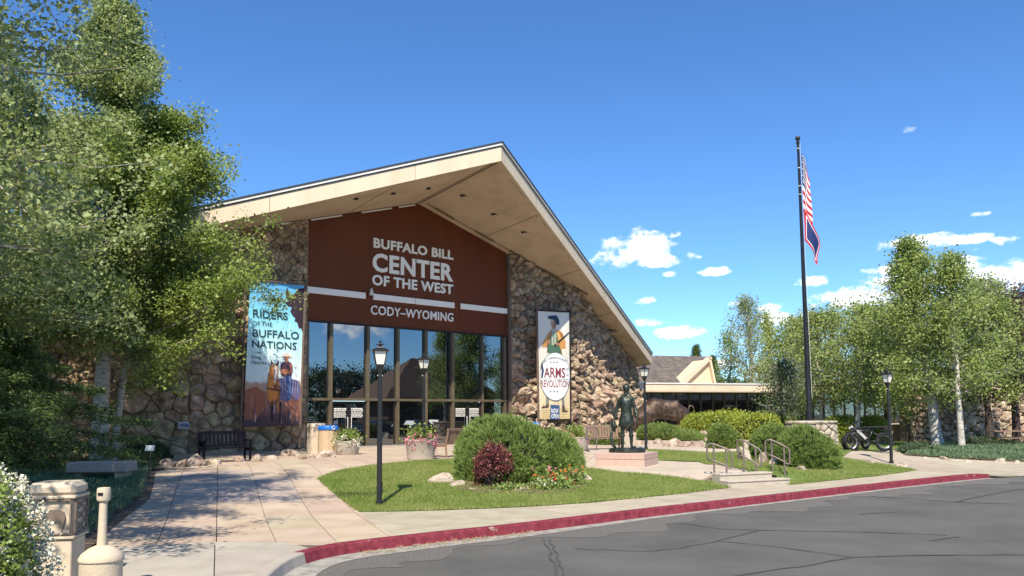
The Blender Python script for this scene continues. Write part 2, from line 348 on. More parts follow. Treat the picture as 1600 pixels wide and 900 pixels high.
# ------------------------------------------------------------------ terrain height
CURB_PX = [(1545, 739), (1500, 742.8), (1400, 753), (1300, 764), (1200, 775), (1100, 786), (1000, 797), (900, 809), (800, 821), (720, 829), (650, 836.5), (590, 843.5), (540, 849), (500, 856), (470, 863), (452, 871), (437, 880), (428, 889), (424, 899)]
curb_line = [at(x, y, .15)[:2] for x, y in CURB_PX]
red_n = 15
curb_line += [np.array([-2.78, 7.8]), np.array([-2.85, 6]), np.array([-2.9, 0]), np.array([-2.9, -12])]
curb_line = [np.array([60, 27.]), np.array([30, 25.2]), np.array([17, 24.0]), np.array([15.2, 23.65])] + curb_line
CL = np.array(curb_line)
def sstep(a, b, x): t = np.clip((x-a)/(b-a), 0, 1); return t*t*(3-2*t)
def pdist(PL, P):
    best = np.full(len(P), 1e9); sg = np.ones(len(P))
    for a, b in zip(PL[:-1], PL[1:]):
        ab = b-a; t = np.clip(((P-a)@ab)/(ab@ab), 0, 1); q = a+t[:, None]*ab; d = np.hypot(*(P-q).T)
        side = (ab[0]*(P[:, 1]-a[1])-ab[1]*(P[:, 0]-a[0])); m_ = d < best-1e-9
        best = np.where(m_, d, best); sg = np.where(m_, np.sign(side), sg)
    return best, sg
PATH = np.array([(6.6, 20.6), (5.7, 21.4), (4.2, 23.3), (1.5, 25.0), (-3, 26)])
def Hn(P):
    P = np.atleast_2d(P).astype(float); d, sg = pdist(CL, P); d = np.where(sg < 0, d, -d)   # building side is to the right of the walk along CL
    base = .15 - .11*sstep(13.2, 15.0, P[:, 0])
    h = base + .47*sstep(2.6, 10., d)*(1-.35*sstep(11, 20, P[:, 0]))
    pd, _ = pdist(PATH, P); w = 1-sstep(1.1, 2.6, pd); w = w*sstep(2.0, 2.7, d)*np.where(P[:, 0] > 5.2, 1, 1)
    h = np.where(d > 0, np.maximum(h, h*(1-w)+.45*w), 0)
    md = np.hypot(P[:, 0]-10.5, P[:, 1]-45); h = h+np.where(d > 0, .35*(1-sstep(2, 9, md)), 0)
    md = np.hypot(P[:, 0]-8.3, P[:, 1]-24.2); h = h+np.where(d > 0, .15*(1-sstep(.5, 3.2, md)), 0)
    md = np.hypot(P[:, 0]-0.2, P[:, 1]-19.6); h = h+np.where(d > 0, .12*(1-sstep(.8, 3.4, md)), 0)
    return h, d
def H(x, y): return float(Hn(np.array([[x, y]]))[0][0])
def g(px, py):
    d = ray(px, py); d = d/math.hypot(d[0], d[1]); t = np.arange(5, 140, .06); P = ORG[None, :]+d[None, :]*t[:, None]
    h = Hn(P[:, :2])[0]; k = int(np.argmax(P[:, 2] <= h)); 
    if k == 0: k = len(t)-1
    a = P[k-1, 2]-h[k-1]; b = P[k, 2]-h[k]; f = a/(a-b) if a > b else 1.; q = P[k-1]+(P[k]-P[k-1])*f
    return Vector((q[0], q[1], H(q[0], q[1])))
def gp(l): return [tuple(g(*p)[:2]) for p in l]

def sheet(name, poly, m_, off=0., step=.6, parent=None, skirt=0., kind='structure', zf=None):
    bm = bmesh.new(); vs = [bm.verts.new((p[0], p[1], 0)) for p in poly]; f = bm.faces.new(vs)
    xs = [p[0] for p in poly]; ys = [p[1] for p in poly]
    def cuts(lo, hi, ax):
        k = math.ceil(lo/step)*step
        while k < hi:
            co = (k, 0, 0) if ax == 0 else (0, k, 0); no = (1, 0, 0) if ax == 0 else (0, 1, 0)
            bmesh.ops.bisect_plane(bm, geom=bm.verts[:]+bm.edges[:]+bm.faces[:], plane_co=co, plane_no=no); k += step
    cuts(min(xs), max(xs), 0); cuts(min(ys), max(ys), 1)
    bmesh.ops.triangulate(bm, faces=bm.faces[:])
    P = np.array([v.co[:2] for v in bm.verts]); h = Hn(P)[0] if zf is None else zf(P)
    for v, z in zip(bm.verts, h): v.co.z = z+off
    for f in bm.faces:
        if f.normal.z < 0: f.normal_flip()
    bm.normal_update()
    if sum(f.normal.z for f in bm.faces) < 0: bmesh.ops.reverse_faces(bm, faces=bm.faces[:])
    if skirt:
        be = [e for e in bm.edges if e.is_boundary]; r = bmesh.ops.extrude_edge_only(bm, edges=be)
        for v in [q for q in r['geom'] if isinstance(q, bmesh.types.BMVert)]: v.co.z -= skirt
    me = bpy.data.meshes.new(name); bm.to_mesh(me); bm.free(); me.materials.append(m_)
    o = link(name, me, parent)
    if parent is None: tag(o, kind=kind)
    return o
def clip(poly, n, c):
    out = []
    for i in range(len(poly)):
        a, b = poly[i], poly[(i+1) % len(poly)]; da = n[0]*a[0]+n[1]*a[1]-c; db = n[0]*b[0]+n[1]*b[1]-c
        if da <= 0: out.append(a)
        if (da < 0) != (db < 0) and abs(da-db) > 1e-9:
            t = da/(da-db); out.append((a[0]+(b[0]-a[0])*t, a[1]+(b[1]-a[1])*t))
    return out
def area(p): return .5*sum(p[i][0]*p[(i+1) % len(p)][1]-p[(i+1) % len(p)][0]*p[i][1] for i in range(len(p)))
def inside(poly, P):
    P = np.asarray(P); r = np.zeros(len(P), bool); n = len(poly)
    for i in range(n):
        (x1, y1), (x2, y2) = poly[i], poly[(i+1) % n]
        c = ((y1 > P[:, 1]) != (y2 > P[:, 1])); xx = (x2-x1)*(P[:, 1]-y1)/((y2-y1) if abs(y2-y1) > 1e-12 else 1e-12)+x1
        r ^= c & (P[:, 0] < xx)
    return r
def slabs(parent, poly, ang, du, dv, m_, ou=0, ov=0, gap=.012, top=0., alt=None, brick=False):
    """a paved region cut into single slabs with open joints"""
    u = (math.cos(ang), math.sin(ang)); v = (-u[1], u[0])
    us = [p[0]*u[0]+p[1]*u[1] for p in poly]; vs = [p[0]*v[0]+p[1]*v[1] for p in poly]
    i0, i1 = math.floor((min(us)-ou)/du), math.ceil((max(us)-ou)/du); j0, j1 = math.floor((min(vs)-ov)/dv), math.ceil((max(vs)-ov)/dv); n = 0
    for i in range(i0, i1):
        for j in range(j0, j1):
            q = clip(poly, u, ou+(i+1)*du-gap/2); 
            if len(q) < 3: continue
            q = clip(q, (-u[0], -u[1]), -(ou+i*du+gap/2))
            if len(q) < 3: continue
            q = clip(q, v, ov+(j+1)*dv-gap/2)
            if len(q) < 3: continue
            q = clip(q, (-v[0], -v[1]), -(ov+j*dv+gap/2))
            if len(q) < 3 or abs(area(q)) < .03: continue
            q2 = [q[k] for k in range(len(q)) if math.hypot(q[k][0]-q[k-1][0], q[k][1]-q[k-1][1]) > .004]
            if len(q2) < 3: continue
            mm = alt(i, j) if alt else m_
            sheet('slab', q2, mm, top, 1.2, parent, skirt=.06); n += 1
    return n

# ------------------------------------------------------------------ the ground, road and paving
def offset_line(PL, o):
    PL = np.array(PL); out = []
    for i in range(len(PL)):
        t = PL[min(i+1, len(PL)-1)]-PL[max(i-1, 0)]; t = t/np.hypot(*t); n = np.array([t[1], -t[0]])   # right of the walk = building side
        out.append(PL[i]+n*o)
    return out
def resample(PL, st):
    out = [np.array(PL[0])]
    for a, b in zip(PL[:-1], PL[1:]):
        L = np.hypot(*(b-a)); k = max(1, round(L/st))
        for i in range(1, k+1): out.append(a+(b-a)*i/k)
    return out
def smooth_line(PL, it=2):
    PL = [np.array(p) for p in PL]
    for _ in range(it): PL = [PL[0]]+[(PL[i-1]+2*PL[i]+PL[i+1])/4 for i in range(1, len(PL)-1)]+[PL[-1]]
    return PL
def ground():
    xs = np.concatenate([[-1500, -600, -250, -120, -60, -40], np.arange(-30, 46, 1.0), [50, 60, 80, 120, 250, 600, 1500]])
    ys = np.concatenate([[-1500, -500, -200, -90, -50, -30, -15, -8], np.arange(-2, 76, 1.0), [80, 90, 120, 250, 600, 1500, 3000]])
    X, Y = np.meshgrid(xs, ys); P = np.stack([X.ravel(), Y.ravel()], 1); h, d = Hn(P)
    z = np.where(d > 1.2, h-.12-.22*sstep(1.2, 2.5, d)*(1-sstep(26, 34, d)), -.12); nx = len(xs)
    fs = [(j*nx+i, j*nx+i+1, (j+1)*nx+i+1, (j+1)*nx+i) for j in range(len(ys)-1) for i in range(nx-1)]
    me = bpy.data.meshes.new('ground'); me.from_pydata([(p[0], p[1], q) for p, q in zip(P, z)], [], fs); me.materials.append(farground)
    tag(link('ground', me), kind='structure')
ground()
road_poly = [tuple(p) for p in CL[:-1]]+[(-2.9, -60), (68, -60), (68, 27.3)]
bm = bmesh.new(); f = bm.faces.new([bm.verts.new((p[0], p[1], 0)) for p in road_poly]); bmesh.ops.triangulate(bm, faces=bm.faces[:]); bm.normal_update()
if sum(f.normal.z for f in bm.faces) < 0: bmesh.ops.reverse_faces(bm, faces=bm.faces[:])
me = bpy.data.meshes.new('road'); bm.to_mesh(me); bm.free(); me.materials.append(asphalt); road = tag(link('road', me), kind='structure')
def strip(name, L1, L2, z1, z2, m_, parent=None, kind=None, thick=0):
    b = MB(); vs = []
    for a, c in zip(L1, L2): vs += [(a[0], a[1], z1), (c[0], c[1], z2)]
    b.add(vs, [(2*i, 2*i+1, 2*i+3, 2*i+2) for i in range(len(L1)-1)])
    me = b.mesh(name, m_, fixn=False)
    if me.polygons[0].normal.z < 0: me.flip_normals()
    o = link(name, me, parent)
    if kind: tag(o, kind=kind)
    return o
CS = smooth_line(resample([CL[i] for i in range(4, len(CL))], .28), 3)
strip('worn_asphalt', CS, [p+q*(.9+.35*math.sin(i*.37)+.2*math.sin(i*1.3)) for i, (p, q) in enumerate(zip(CS, [b-a for a, b in zip(CS, offset_line(CS, -1))]))], .004, .004, asphalt_old, road)
red_i0 = min(range(len(CS)), key=lambda i: np.hypot(*(CS[i]-at(459, 867, .15)[:2])))
b1 = [p+(q-p)*(.46+.54*float(sstep(red_i0-34, red_i0, i))) for i, (p, q) in enumerate(zip(CS, offset_line(CS, -.42)))]
strip('gutter', CS, b1, .012, .009, gutterm, kind='structure')
curb = empty('curb', (0, 0, 0)); tag(curb, kind='structure')
IN = offset_line(CS, .16); FT = offset_line(CS, .02); BT = offset_line(CS, -.03)
step_n = 9; red_end = min(range(len(CS)), key=lambda i: np.hypot(*(CS[i]-at(459, 867, .15)[:2])))
edges = list(range(0, red_end-4, step_n))+[red_end]+list(range(red_end+7, len(CS)-1, step_n))
for a, b_ in zip(edges[:-1], edges[1:]):
    bb = MB(); vs = []
    for i in range(a, b_+1):
        e = .006 if i == a else (-.006 if i == b_ else 0)
        t = (CS[min(i+1, len(CS)-1)]-CS[max(i-1, 0)]); t = t/np.hypot(*t)*e
        ht = .15-.11*float(sstep(13.2, 15, CS[i][0]))
        for q, z in ((IN[i], -.05), (IN[i], ht+.004), (FT[i], ht+.004), (FT[i]*.6+BT[i]*.4, ht-.012), (BT[i], .01)): vs.append((q[0]+t[0], q[1]+t[1], z))
    n = b_-a+1; fs = []
    for i in range(n-1):
        for k in range(4): fs.append((i*5+k, i*5+k+1, i*5+k+6, i*5+k+5))
    fs += [tuple(range(5)), tuple(range((n-1)*5, n*5))[::-1]]
    bb.add(vs, fs); bb.build('curb_segment', redpaint if b_ <= red_end else concrete, curb)
# leaf litter in the gutter
rng = np.random.default_rng(3)
idx = rng.integers(red_end-14, red_end-3, 500); P = np.array([CS[i] for i in idx]); Q = np.array([b1[i] for i in idx]); t = rng.random(500)[:, None]**1.5*.7
PP = P+(Q-P)*(.08+t)+rng.normal(size=(500, 2))*.08
tag(link('dry_leaf_litter', np_mesh('dry_leaf_litter', leaf_quads(rng, np.c_[PP, .022+rng.random(500)*.012], .024, 3), 4, mat('dry_leaf', [(.2, .14, .07), (.3, .24, .14)], .9, 30))), kind='stuff')

# road cracks with sealer (ribbons lying on the asphalt)
def crack(pix, w, name='sealed_crack', m_=None):
    w *= .55
    P = [at(x, y, 0)[:2] for x, y in pix]; P = resample(P, .25); r = random.Random(len(pix)*7+int(pix[0][0]))
    P = [p+np.array([r.uniform(-.03, .03), r.uniform(-.03, .03)]) for p in P]
    ww = [w*(.5+r.random()) for _ in P]; A = offset_line(P, 1); A = [p+(q-p)*k for p, q, k in zip(P, A, ww)]; B = [2*p-q for p, q in zip(P, A)]
    strip(name, A, B, .008, .008, m_ or sealer, road)
for pix, w in [([(848, 843), (856, 855), (862, 875), (872, 900), (880, 915)], .025), ([(856, 843), (866, 858), (873, 878), (882, 900)], .02),
               ([(902, 858), (950, 860), (1000, 862), (1060, 857), (1120, 846), (1183, 830)], .025), ([(1062, 818), (1130, 827), (1250, 830), (1360, 832), (1480, 836)], .03),
               ([(1120, 846), (1200, 853), (1330, 871), (1420, 869), (1600, 867)], .028), ([(1330, 871), (1250, 886), (1150, 900), (1090, 912)], .03),
               ([(1360, 776), (1430, 780), (1520, 786), (1590, 788)], .05), ([(1490, 785), (1540, 774), (1600, 764)], .05), ([(1340, 804), (1408, 800)], .03), ([(1455, 845), (1500, 839)], .03),
               ([(1330, 768.5), (1380, 765), (1418, 759)], .05), ([(450, 897), (520, 905)], .02)]:
    crack(pix, w)

# darker repaired patch and oil drips on the road
rr_ = random.Random(12)
for (px, py, a_, b_) in [(1010, 842, .22, .14), (1240, 800, .3, .16), (930, 880, .14, .1), (1400, 850, .2, .12), (700, 882, .12, .08), (1130, 872, .1, .08)]:
    q = at(px, py, 0); n = 14; 0 and sheet('oil_stain', [(q[0]+a_*(.7+.5*rr_.random())*math.cos(2*math.pi*i/n), q[1]+b_*(.7+.5*rr_.random())*math.sin(2*math.pi*i/n)) for i in range(n)], oilm, .006, 2, road, zf=lambda P: np.zeros(len(P)))
# paving regions (outline points found on the terrain)
lawn1 = gp([(562, 800), (600, 799.5), (640, 799), (700, 797), (780, 794), (850, 790.5), (930, 785), (1000, 778), (1070, 771), (1140, 762.3), (1134, 757), (1118, 754.5), (1090, 751.5), (1050, 745), (1010, 740.5), (960, 737), (905, 730.5), (880, 724), (830, 718), (760, 715), (700, 718.5), (640, 722), (580, 728), (540, 734), (510, 742), (497, 749), (515, 765), (540, 785)])
lawn2 = gp([(1012, 703), (1060, 705), (1110, 708), (1160, 706), (1230, 703), (1290, 709), (1318, 716), (1345, 720), (1400, 728), (1432, 735), (1370, 744), (1300, 751), (1235, 757.5), (1213, 744), (1170, 737), (1139, 730), (1120, 726), (1092, 721.5), (1060, 720.5), (1034, 720), (1012, 719.5)])
cb = [tuple(p) for p in IN]
iR = min(range(len(IN)), key=lambda i: abs(IN[i][0]-13.5)); iM = min(range(len(IN)), key=lambda i: np.hypot(*(IN[i]-at(597, 831, .15)[:2]))); iE = len(IN)-1
base_sheet = [tuple(p) for p in IN[:iE]]+[(-3.2, -8), (-6.2, -8), (-5.7, 6), (-5.35, 9.6), (-5.7, 10.6), (-6.15, 12), (-6.6, 13.6), (-7.0, 15.3), (-7.7, 17.0), (-8.7, 19.3), (-9.05, 20.7), (-9.9, 22.3), (-11.2, 25.6), (-13, 29.0), (-9, 33.8), (4, 45), (14, 51), (24, 53), (30, 44), (23, 36), (17.5, 33.5), (60, 33), (60, 27.2), (30, 25.4), (17, 24.2), (15.2, 23.85)]
sheet('paving_bed', base_sheet, joint, -.045, .45)
A_SL = R(20.5)
plaza = empty('plaza', (0, 0, 0)); tag(plaza, kind='structure')
front = offset_line(CS, 1.96)
lawn_front = [q for q in lawn1[:10]]
def near(i): return tuple(IN[i])
# plaza outline: left of the lawn, up to the building
pz = [near(iM)]+[near(i) for i in range(iM+1, red_end-2)]+[tuple(at(445, 846, .15)[:2]), tuple(at(330, 846, .15)[:2]), (-5.6, 11.1), (-6.15, 12), (-6.6, 13.6), (-7.0, 15.3), (-7.7, 17.0), (-8.7, 19.3), (-9.05, 20.7), (-9.9, 22.3), (-11.0, 25.6), (-12.6, 29.4), (-8.6, 33.0), (-.6, 40.0)]+gp([(905, 693), (930, 712), (905, 730.5), (880, 724), (830, 718), (760, 715), (700, 718.5), (640, 722), (580, 728), (540, 734), (510, 742), (497, 749), (515, 765), (540, 785), (562, 800)])
def altm(i, j):
    u_, v_ = .02+(i+.5)*.80, .35+(j+.5)*1.6; x_ = u_*math.cos(A_SL)-v_*math.sin(A_SL); y_ = u_*math.sin(A_SL)+v_*math.cos(A_SL)
    if inside([(-7.9, 19.6), (-5.0, 19.3), (-3.9, 15.7), (-6.6, 15.9)], [(x_, y_)])[0]: return mauve_slab
    return tan_slab
def altm_old(i, j):
    r = random.Random(i*31+j*17).random(); return mauve_slab if (i*7+j*5) % 9 in (2, 3) or r < .1 else tan_slab
n_sl = slabs(plaza, pz, A_SL, .80, 1.6, tan_slab, ou=.02, ov=.35, alt=altm)
apron = empty('walkway', (0, 0, 0)); tag(apron, kind='structure')
ap = [near(i) for i in range(red_end-1, iE)]+[(-3.15, -6), (-5.9, -6), (-5.6, 6), (-5.25, 9.6), (-5.55, 10.6), (-5.65, 11.05), tuple(at(330, 847, .15)[:2]), tuple(at(445, 847, .15)[:2])]
slabs(apron, ap, A_SL, 1.6, 1.6, concrete)
walk = empty('sidewalk', (0, 0, 0)); tag(walk, kind='structure')
sw = [near(i) for i in range(iR, iM+1)][::-1]+[]   # from the plaza along the curb to the right
stepL = g(1139, 761.5); stepR = g(1235, 756.5)
sw = [near(iM)]+lawn1[:10]+[(stepL.x, stepL.y), (stepR.x, stepR.y)]+[lawn2[12], lawn2[11], lawn2[10], lawn2[9]]+[near(i) for i in range(iR, iM)]
slabs(walk, sw, A_SL+R(16), 1.5, 3.3, walkm, ou=.3, ov=1.2)
sw2 = gp([(1316, 714), (1330, 705), (1400, 703), (1412, 711), (1480, 715.5), (1540, 719), (1600, 721.5)])+[(30, 28.6), (30, 25.45), (17, 24.25), (15.2, 23.9), near(0), near(2)]+[near(iR), lawn2[9], lawn2[8], lawn2[7]]
slabs(walk, sw2, A_SL+R(-18), 1.5, 5, walkm, ou=.1)
path = empty('path', (0, 0, 0)); tag(path, kind='structure')
iT = gp([(1132, 747), (1211, 739.5)])
pt = gp([(905, 731), (960, 737.5), (1010, 741), (1050, 745.5), (1090, 752), (1118, 757.5)])+[tuple(stepL[:2]), tuple(stepR[:2])]+gp([(1213, 744), (1170, 737), (1139, 730), (1120, 726), (1092, 722), (1060, 721), (1034, 720), (1012, 719.5), (930, 712.5)])
front_l = offset_line(CS, 2.85)
cu = (front_l[20]-front_l[10]); cu = cu/np.hypot(*cu)
nn = np.array([cu[1], -cu[0]]); pc = float(nn@np.array(stepL[:2]))+.70
if nn@np.array([0, 30.]) < pc: nn, pc = -nn, -pc
pt = clip(pt, (-nn[0], -nn[1]), -pc)
slabs(path, pt, A_SL+R(20), 1.2, 1.2, mat('pale_path_slab', [(.42, .34, .26), (.48, .4, .31)], .88, 3, bump=.2, rvar=.12), gap=.01)
pt2 = gp([(905, 693.5), (905, 700), (930, 712), (1012, 719), (1012, 703), (1110, 708), (1160, 706), (1230, 702)])+[(17, 34), (22, 37), (26, 50), (12, 50), (3, 44)]
slabs(path, pt2, A_SL, 2.4, 2.4, mat('pale_path_slab', []))
def steps():
    r = empty('entrance_steps', (stepL.x, stepL.y, .15), math.atan2(stepR.y-stepL.y, stepR.x-stepL.x), 'two shallow pale stone steps leading up from the sidewalk to the statue path', 'steps')
    Lx = (stepR-stepL).length
    lm = mat('pale_step_stone', [(.4, .34, .27), (.47, .41, .33)], .85, 7, bump=.3)
    for k, (y0, y1, z1, l0, l1) in enumerate([(0, .32, .15, -.02, Lx), (.30, .64, .30, -.02, Lx*.84)]):
        MB().box(((l0+l1)/2, (y0+y1)/2+.01, z1/2-.05), (l1-l0, y1-y0, z1+.1), ch=.012).build('step', lm, r)
        MB().box(((l0+l1)/2, y0+.012, z1-.022), (l1-l0+.01, .05, .04), ch=.008).build('nosing', lm, r)
    return r
steps()
sheet('lawn', lawn1, turf, .012, .35); sheet('lawn', lawn2, turf, .012, .35)
# planting beds
bed_left = [(-5.25, 9.5), (-5.7, 10.6), (-6.15, 12), (-6.6, 13.6), (-7.0, 15.3), (-7.7, 17.0), (-8.7, 19.3), (-9.05, 20.7), (-9.9, 22.3), (-11.2, 25.6), (-13, 29.0), (-24, 26), (-20, 4), (-6, 2), (-5.8, 6)]
sheet('planting_bed', bed_left, soil, .0, .8)
bed_right = gp([(1412, 711.5), (1480, 716), (1540, 719.5), (1600, 722)])+[(34, 31), (34, 40), (20, 40)]+gp([(1420, 703)])
sheet('planting_bed', bed_right, soil, .02, .8)
back_lawn = gp([(1318, 713), (1330, 704.5), (1400, 702.5), (1420, 702.5)])+[(30, 37), (30, 43), (16, 43), (14.5, 36)]
sheet('back_lawn', back_lawn, turf, .01, 1.)

def grass(name, poly, n, ln, seed):
    rng = np.random.default_rng(seed); p = np.array(poly); lo, hi = p.min(0), p.max(0); out = []
    while sum(map(len, out)) < n:
        q = lo+rng.random((n, 2))*(hi-lo); out.append(q[inside(poly, q)])
    q = np.concatenate(out)[:n]; q = q+rng.normal(size=q.shape)*.035; h = Hn(q)[0]
    P = np.c_[q, h+.008]; V = needle_tris(rng, P, np.tile([0, 0, 1.], (n, 1)), ln, .006, .45)
    tag(link(name, np_mesh(name, V, 3, grassm)), kind='stuff')
grass('lawn_grass', lawn1, 190000, .055, 1); grass('lawn_grass', lawn2, 80000, .06, 2); grass('back_lawn_grass', back_lawn, 25000, .09, 4)

# ------------------------------------------------------------------ stone walls
def voronoi(rng, region, rad, aniso=1.2, tries=4000, extra=None):
    """region: convex polygon (u,z); returns cells as polygons. rad(u,z): wanted stone radius"""
    p = np.array(region); lo, hi = p.min(0), p.max(0); S = []; Rr = []
    def convex(): return region
    cand = lo+rng.random((tries, 2))*(hi-lo); cand = cand[inside(region, cand)]
    A = np.array([1, aniso])
    for q in cand:
        r = rad(q[0], q[1])
        r *= rng.choice([.55, .8, 1., 1., 1.55])
        if S:
            d = np.hypot(*((np.array(S)-q)*A).T)
            if (d < (np.array(Rr)+r)*.88).any(): continue
        S.append(q); Rr.append(r)
    S = np.array(S); Rr = np.array(Rr); cells = []
    SA = S*A
    for i in range(len(S)):
        m = 3.5*max(Rr[i], .15)+.5; c = S[i]
        poly = [(c[0]-m, c[1]-m), (c[0]+m, c[1]-m), (c[0]+m, c[1]+m), (c[0]-m, c[1]+m)]
        d = np.hypot(*(SA-SA[i]).T)
        for j in np.argsort(d)[1:24]:
            if d[j] > 2.9*m: break
            # power-diagram bisector
            n = (SA[j]-SA[i]); L2 = n@n; k = .5+(Rr[i]**2-Rr[j]**2)/(2*L2); k = min(max(k, .2), .8); mid = SA[i]+n*k
            nn_ = n*A; c0 = float(n@mid)
            poly = clip(poly, (nn_[0], nn_[1]), c0)
            if len(poly) < 3: break
        if len(poly) < 3: continue
        K = len(region)
        for a in range(K):
            x1, y1 = region[a]; x2, y2 = region[(a+1) % K]; n = (y2-y1, -(x2-x1)); cc = n[0]*x1+n[1]*y1
            poly = clip(poly, n, cc)
            if len(poly) < 3: break
        if len(poly) >= 3 and abs(area(poly)) > .006: cells.append(poly)
    return cells
def chaikin(p, k=.25, it=1):
    for _ in range(it):
        q = []
        for i in range(len(p)):
            a, b = np.array(p[i]), np.array(p[(i+1) % len(p)]); q += [tuple(a+(b-a)*k), tuple(b+(a-b)*k)]
        p = q
    return p
def stone_geo(rng, poly, h, gap=.014, jag=.25, rnd=.2, tilt=.35):
    """returns verts in (u, z, out) and faces"""
    q = [poly[k] for k in range(len(poly)) if math.hypot(poly[k][0]-poly[k-1][0], poly[k][1]-poly[k-1][1]) > .03]
    if len(q) < 3: q = poly
    q = chaikin(q, rnd); q = [q[k] for k in range(len(q)) if math.hypot(q[k][0]-q[k-1][0], q[k][1]-q[k-1][1]) > .02]
    q = np.array(q); n = len(q); c = q.mean(0); w = q-c; ln = np.hypot(*w.T)[:, None]; sz = float(ln.mean())
    tv = rng.normal(size=2)*tilt
    def ring(sc_, out, jit):
        rr = w*sc_ - w/np.maximum(ln, .01)*gap; j = 1+rng.normal(size=(n, 1))*jit*.35
        pp = c+rr*j; o = out+(rr@tv)*(out > 0)*min(1, h/sz)+rng.normal(size=n)*jit*h*.5*(out > 0)
        return np.c_[pp, np.maximum(o, -.05)]
    V = [ring(1., -.04, 0), ring(.99, h*.38, jag*.3), ring(.80, h*.82, jag), ring(.42, h*1.0, jag)]
    V = np.concatenate(V+[np.array([[c[0], c[1], h*(1.02+rng.normal()*jag*.2)]])]); fs = []
    for r in range(3):
        for i in range(n): fs.append((r*n+i, r*n+(i+1) % n, (r+1)*n+(i+1) % n, (r+1)*n+i))
    for i in range(n): fs.append((3*n+i, 3*n+(i+1) % n, 4*n))
    return V, fs
def stone_set(rng, cells, mapper, parent, m_, nparts, hfun, score, **kw):
    """the cells that show largest become single stones, the rest one joined piece"""
    order = sorted(range(len(cells)), key=lambda i: -score(cells[i])); rest = MB()
    for rank, i in enumerate(order):
        c = np.array(cells[i]).mean(0); h = hfun(c[0], c[1], math.sqrt(abs(area(cells[i]))))
        V, fs = stone_geo(rng, cells[i], h, **kw); P = mapper(V)
        if rank < nparts:
            o3 = P.mean(0); b = MB().add(P-o3, fs); o = b.build('stone', m_, parent); o.location = tuple(float(x) for x in o3)
        else: rest.add(P, fs)
    if rest.v: tag(rest.build('small_stones', m_, parent), kind='stuff')

# ------------------------------------------------------------------ museum
AZ = .8491; FX, FY = -8.8438, 33.4
TV = np.array([math.sin(AZ), math.cos(AZ)]); NV = np.array([math.cos(AZ), -math.sin(AZ)])
ANG = math.pi/2-AZ
W, TC, Z0, KR, SL, AA, DD, UR, TH, TK = 11.42, 5.807, 12.227, .0923, .2985, .4371, 6.2, 21.69, .8, 16.44
def wpt(t, D, z): p = np.array([FX, FY])+TV*t+NV*D; return Vector((p[0], p[1], z))
def fp(px, py, D=0.):
    """local (t, z) of the point of the plane D metres in front of the facade seen at a pixel"""
    d = ray(px, py); o = ORG-np.array([FX, FY, 0]); k = (D-o[:2]@NV)/(d[:2]@NV); q = o+d*k
    return float(q[:2]@TV), float(q[2])
def sof(t, D): return Z0+KR*D-SL*abs(t-TC)
def fsoff(px, py, sg, off=0.):
    d = ray(px, py); o = ORG-np.array([FX, FY, 0])
    ot, od, oz = o[:2]@TV, o[:2]@NV, o[2]; dt, dd, dz = d[:2]@TV, d[:2]@NV, d[2]
    k = (Z0+off+KR*od-SL*sg*(ot-TC)-oz)/(dz-KR*dd+SL*sg*dt); return ot+dt*k, od+dd*k
mus = empty('museum', (FX, FY, 0), ANG, 'big museum hall with a low gabled roof, oxblood gable wall and fieldstone sides', 'museum')
GZ = .62
def L3(t, D, z): return (t, -D, z)
def roof_layer(name, m_, o0, o1, grow, back=26, back_l=14):
    b = MB(); e = UR+grow; D0 = DD+grow*1.05; v = []
    plan = [(TC-e, D0-AA*e), (TC, D0), (TC+e, D0-AA*e), (TC+e, -back), (TC, -back), (TC-e, -back)]
    lo = [(t, -D, sof(t, D)+o0) for t, D in plan]; hi = [(t, -D, sof(t, D)+o1) for t, D in plan]
    b.add(lo+hi, [(0, 1, 4, 5), (1, 2, 3, 4), (6, 11, 10, 7), (7, 10, 9, 8)]+[(i, 6+i, 6+(i+1) % 6, (i+1) % 6) for i in range(6)])
    return b.build(name, m_, mus)
soffit = roof_layer('soffit', stucco, 0, .3, -.05)
def fascia_board(side, z0, z1, grow, thick, name, m_):
    e = UR+grow; D0 = DD+grow*1.05; b = MB()
    o = thick
    A = [(TC, D0), (TC+side*e, D0-AA*e)]; Bk = [(TC, D0-o*1.05), (TC+side*(e-o*.6), D0-AA*(e-o*.6)-o*1.0)]
    vs = [L3(t, D, sof(t, D)+z) for z in (z0, z1) for t, D in A+Bk[::-1]]
    b.add(vs, [(0, 1, 2, 3), (4, 7, 6, 5), (0, 4, 5, 1), (1, 5, 6, 2), (2, 6, 7, 3), (3, 7, 4, 0)])
    # eave side
    t0, Dq = A[1]
    vs = [L3(t, D, sof(t, D)+z) for z in (z0, z1) for t, D in [(t0, Dq-.02), (t0, -26), (t0-side*o, -26), (t0-side*o, Dq-.02)]]
    c = MB().add(vs, [(0, 1, 2, 3), (4, 7, 6, 5), (0, 4, 5, 1), (1, 5, 6, 2), (2, 6, 7, 3), (3, 7, 4, 0)])
    c.build(name, m_, mus)
    return b.build(name, m_, mus)
for sd_ in (-1, 1):
    fascia_board(sd_, -.03, .60, 0, .06, 'fascia', fasciam)
    fascia_board(sd_, .60, .64, .02, .1, 'dark_shade_strip', darkframe)  # solid dark strip, shade under the drip edge put into its colour
    fascia_board(sd_, .64, .74, .07, .12, 'drip_edge', whitetrim)
roof = roof_layer('roof_shingles', shingle_dark, .3, .74, -.1)
roof_layer('shingle_edge', shingle_dark, .742, .80, .1)
for sd_ in (-1, 1):
    for u in (3.4, 8.6, 13.4, 18.):
        t = TC+sd_*u; D = DD-AA*u+.012; MB().tube([L3(t, D, sof(t, D)-.02), L3(t, D, sof(t, D)+.6)], .009, 4).build('fascia_joint', bronze_frame, mus)
